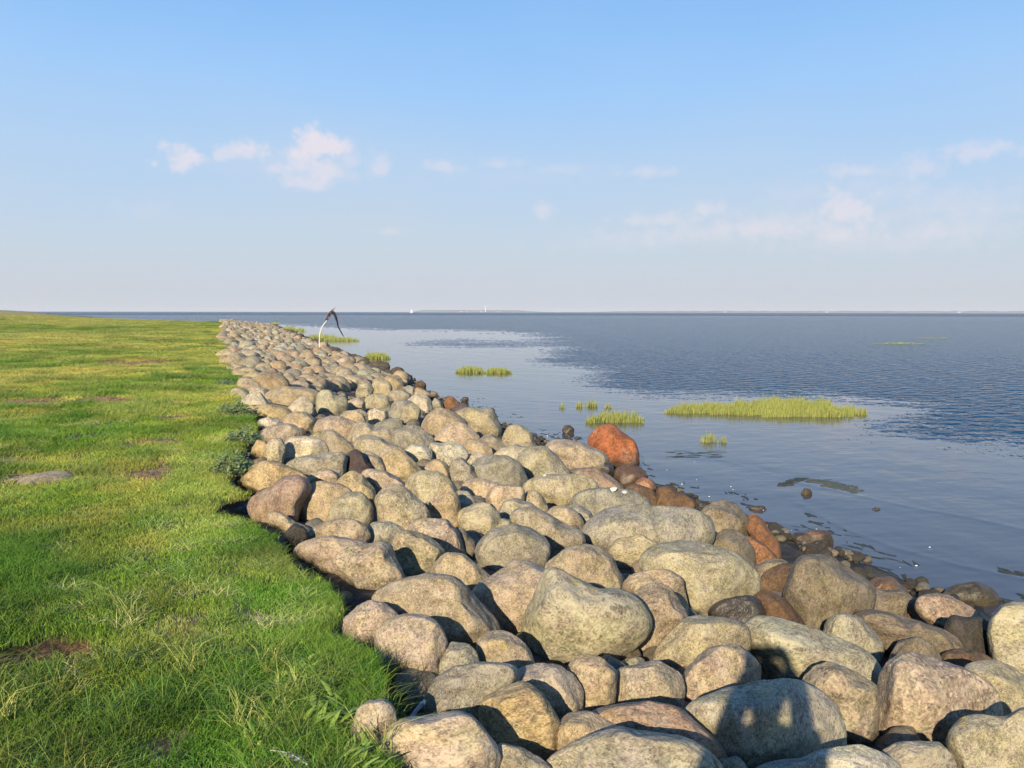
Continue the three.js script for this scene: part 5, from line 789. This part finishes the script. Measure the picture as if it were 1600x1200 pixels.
// ---------------------------------------------------------------- the photographer, who stands behind the lens and whose shadow falls on the stones
{
  const field = (bones, lo, cell, n, color) => {       // bones: [ax, ay, az, ar, bx, by, bz, br]
    const mc = new MarchingCubes(n, new THREE.MeshStandardMaterial(), false, false, 400000), S = cell * n; mc.isolation = 0; const f = mc.field;
    for (let k = 0; k < n; k++) for (let j = 0; j < n; j++) for (let i = 0; i < n; i++) {
      const x = lo[0] + i * cell, y = lo[1] + j * cell, z = lo[2] + k * cell; let d = 1e3;
      for (const [ax, ay, az, ar, bx, by, bz, br] of bones) { const ux = bx - ax, uy = by - ay, uz = bz - az, t = clamp(((x - ax) * ux + (y - ay) * uy + (z - az) * uz) / (ux * ux + uy * uy + uz * uz + 1e-9), 0, 1), e = Math.hypot(x - ax - ux * t, y - ay - uy * t, z - az - uz * t) - lerp(ar, br, t), h = Math.max(cell * 2.2 - Math.abs(d - e), 0) / (cell * 2.2); d = Math.min(d, e) - h * h * cell * 0.55; }
      f[k * n * n + j * n + i] = -d;
    }
    mc.update(); const c = mc.count, g = new THREE.BufferGeometry(), pos = new Float32Array(c * 3), col = new Float32Array(c * 3);
    for (let i = 0; i < c; i++) { for (let a = 0; a < 3; a++) pos[i * 3 + a] = lo[a] + (mc.positionArray[i * 3 + a] + 1) / 2 * S; col.set(color(pos[i * 3], pos[i * 3 + 1], pos[i * 3 + 2]), i * 3); }
    g.setAttribute('position', new THREE.BufferAttribute(pos, 3)); g.setAttribute('color', new THREE.BufferAttribute(col, 3)); g.computeVertexNormals(); return g;
  };
  const B = [], Z = 0.45; let ground = land(0, Z);
  const PX = -0.12, b = (ax, ay, az, ar, bx, by, bz, br) => B.push([PX + ax, ay, Z + az, ar, PX + bx, by, Z + bz, br]);
  b(-0.05, 0.98, 0.02, 0.13, -0.05, 1.30, 0, 0.15); b(0.05, 0.98, 0.02, 0.13, 0.05, 1.30, 0, 0.15); b(-0.15, 1.385, 0.01, 0.07, 0.15, 1.385, 0.01, 0.07); b(-0.06, 0.98, 0.03, 0.12, 0.06, 0.98, 0.03, 0.12); b(0, 1.40, 0, 0.055, 0, 1.50, -0.02, 0.05);
  b(0, 1.55, -0.03, 0.078, 0, 1.625, -0.015, 0.09); b(0, 1.50, -0.075, 0.04, 0, 1.55, -0.08, 0.05); b(0, 1.565, -0.125, 0.012, 0, 1.595, -0.105, 0.01);
  for (const s of [-1, 1]) { b(s * 0.09, 0.93, 0.02, 0.095, s * 0.105, 0.50, 0, 0.062); b(s * 0.105, 0.50, 0, 0.062, s * 0.12, 0.09, 0.03, 0.042); b(s * 0.12, 0.04, 0.05, 0.042, s * 0.145, 0.035, -0.13, 0.038); b(s * 0.165, 1.37, 0.01, 0.078, s * 0.215, 1.13, -0.11, 0.07); b(s * 0.215, 1.13, -0.11, 0.068, s * 0.115 - PX, 1.50, -0.34, 0.042); b(s * 0.09, 1.585, -0.02, 0.018, s * 0.09, 1.61, -0.015, 0.02); }
  const body = (x, y, z) => (y < 0.09 ? [0.05, 0.04, 0.035] : y < 0.98 ? [0.05, 0.06, 0.10] : y < 1.46 && !(z < Z - 0.31) ? [0.10, 0.11, 0.13] : [0.50, 0.33, 0.25]);
  const o = new THREE.Mesh(field(B, [-0.84, -0.03, -0.42], 0.0142, 124, body), new THREE.MeshStandardMaterial({ vertexColors: true, roughness: 0.85 }));
  o.position.set(0, ground, 0);
  for (const s of [-1, 1]) {                           // hands close round the phone's short sides
    const H = [], X = s * 0.083, y0 = EYE - ground, w = (ax, ay, az, ar, bx, by, bz, br) => H.push([X + s * ax, y0 + ay, az, ar, X + s * bx, y0 + by, bz, br]);
    w(0.032, -0.10, 0.11, 0.026, 0.022, -0.05, 0.085, 0.026); w(0.022, -0.05, 0.085, 0.025, 0.012, -0.012, 0.075, 0.022);
    [[0.020, 0.0], [0.004, 0.002], [-0.013, 0.004], [-0.029, 0.008]].forEach(([dy, dx], k) => { const l = [1, 1.06, 1, 0.8][k]; w(0.014, dy - 0.005, 0.07, 0.0095, 0.014 + dx, dy, 0.036, 0.009); w(0.014 + dx, dy, 0.036, 0.009, -0.012 * l, dy + 0.004, 0.024, 0.008); w(-0.012 * l, dy + 0.004, 0.024, 0.008, -0.030 * l, dy + 0.002, 0.026, 0.007); });
    w(0.012, -0.04, 0.075, 0.012, -0.008, -0.022, 0.062, 0.0105); w(-0.008, -0.022, 0.062, 0.0105, -0.026, 0.0, 0.052, 0.009);
    part(field(H, [X - 0.08, y0 - 0.14, 0.0], 0.0028, 62, () => [0.50, 0.33, 0.25]), o.material, 'hand', o);
  }
  const hair = new THREE.SphereGeometry(0.103, 28, 18, 0, Math.PI * 2, 0, Math.PI * 0.56); hair.scale(0.96, 1.02, 1.08); hair.rotateX(-0.35); hair.translate(PX, 1.625, Z + 0.0); part(hair, new THREE.MeshStandardMaterial({ color: new THREE.Color(0.06, 0.04, 0.025), roughness: 0.9 }), 'hair', o);
  thing(o, 'person', 'person in a dark jacket standing on the grass, holding up a phone', 'person');
  const ph = new THREE.BoxGeometry(0.15, 0.074, 0.008, 6, 4, 1), f = new THREE.Mesh(ph, new THREE.MeshStandardMaterial({ color: new THREE.Color(0.02, 0.02, 0.022), roughness: 0.3 })); f.position.set(0, EYE, 0.038); thing(f, 'phone', 'dark phone held up sideways in both hands', 'phone');
}
scene.fog = new THREE.FogExp2(new THREE.Color(0.82, 0.85, 0.88), 0.000095);

renderer.render(scene, camera);
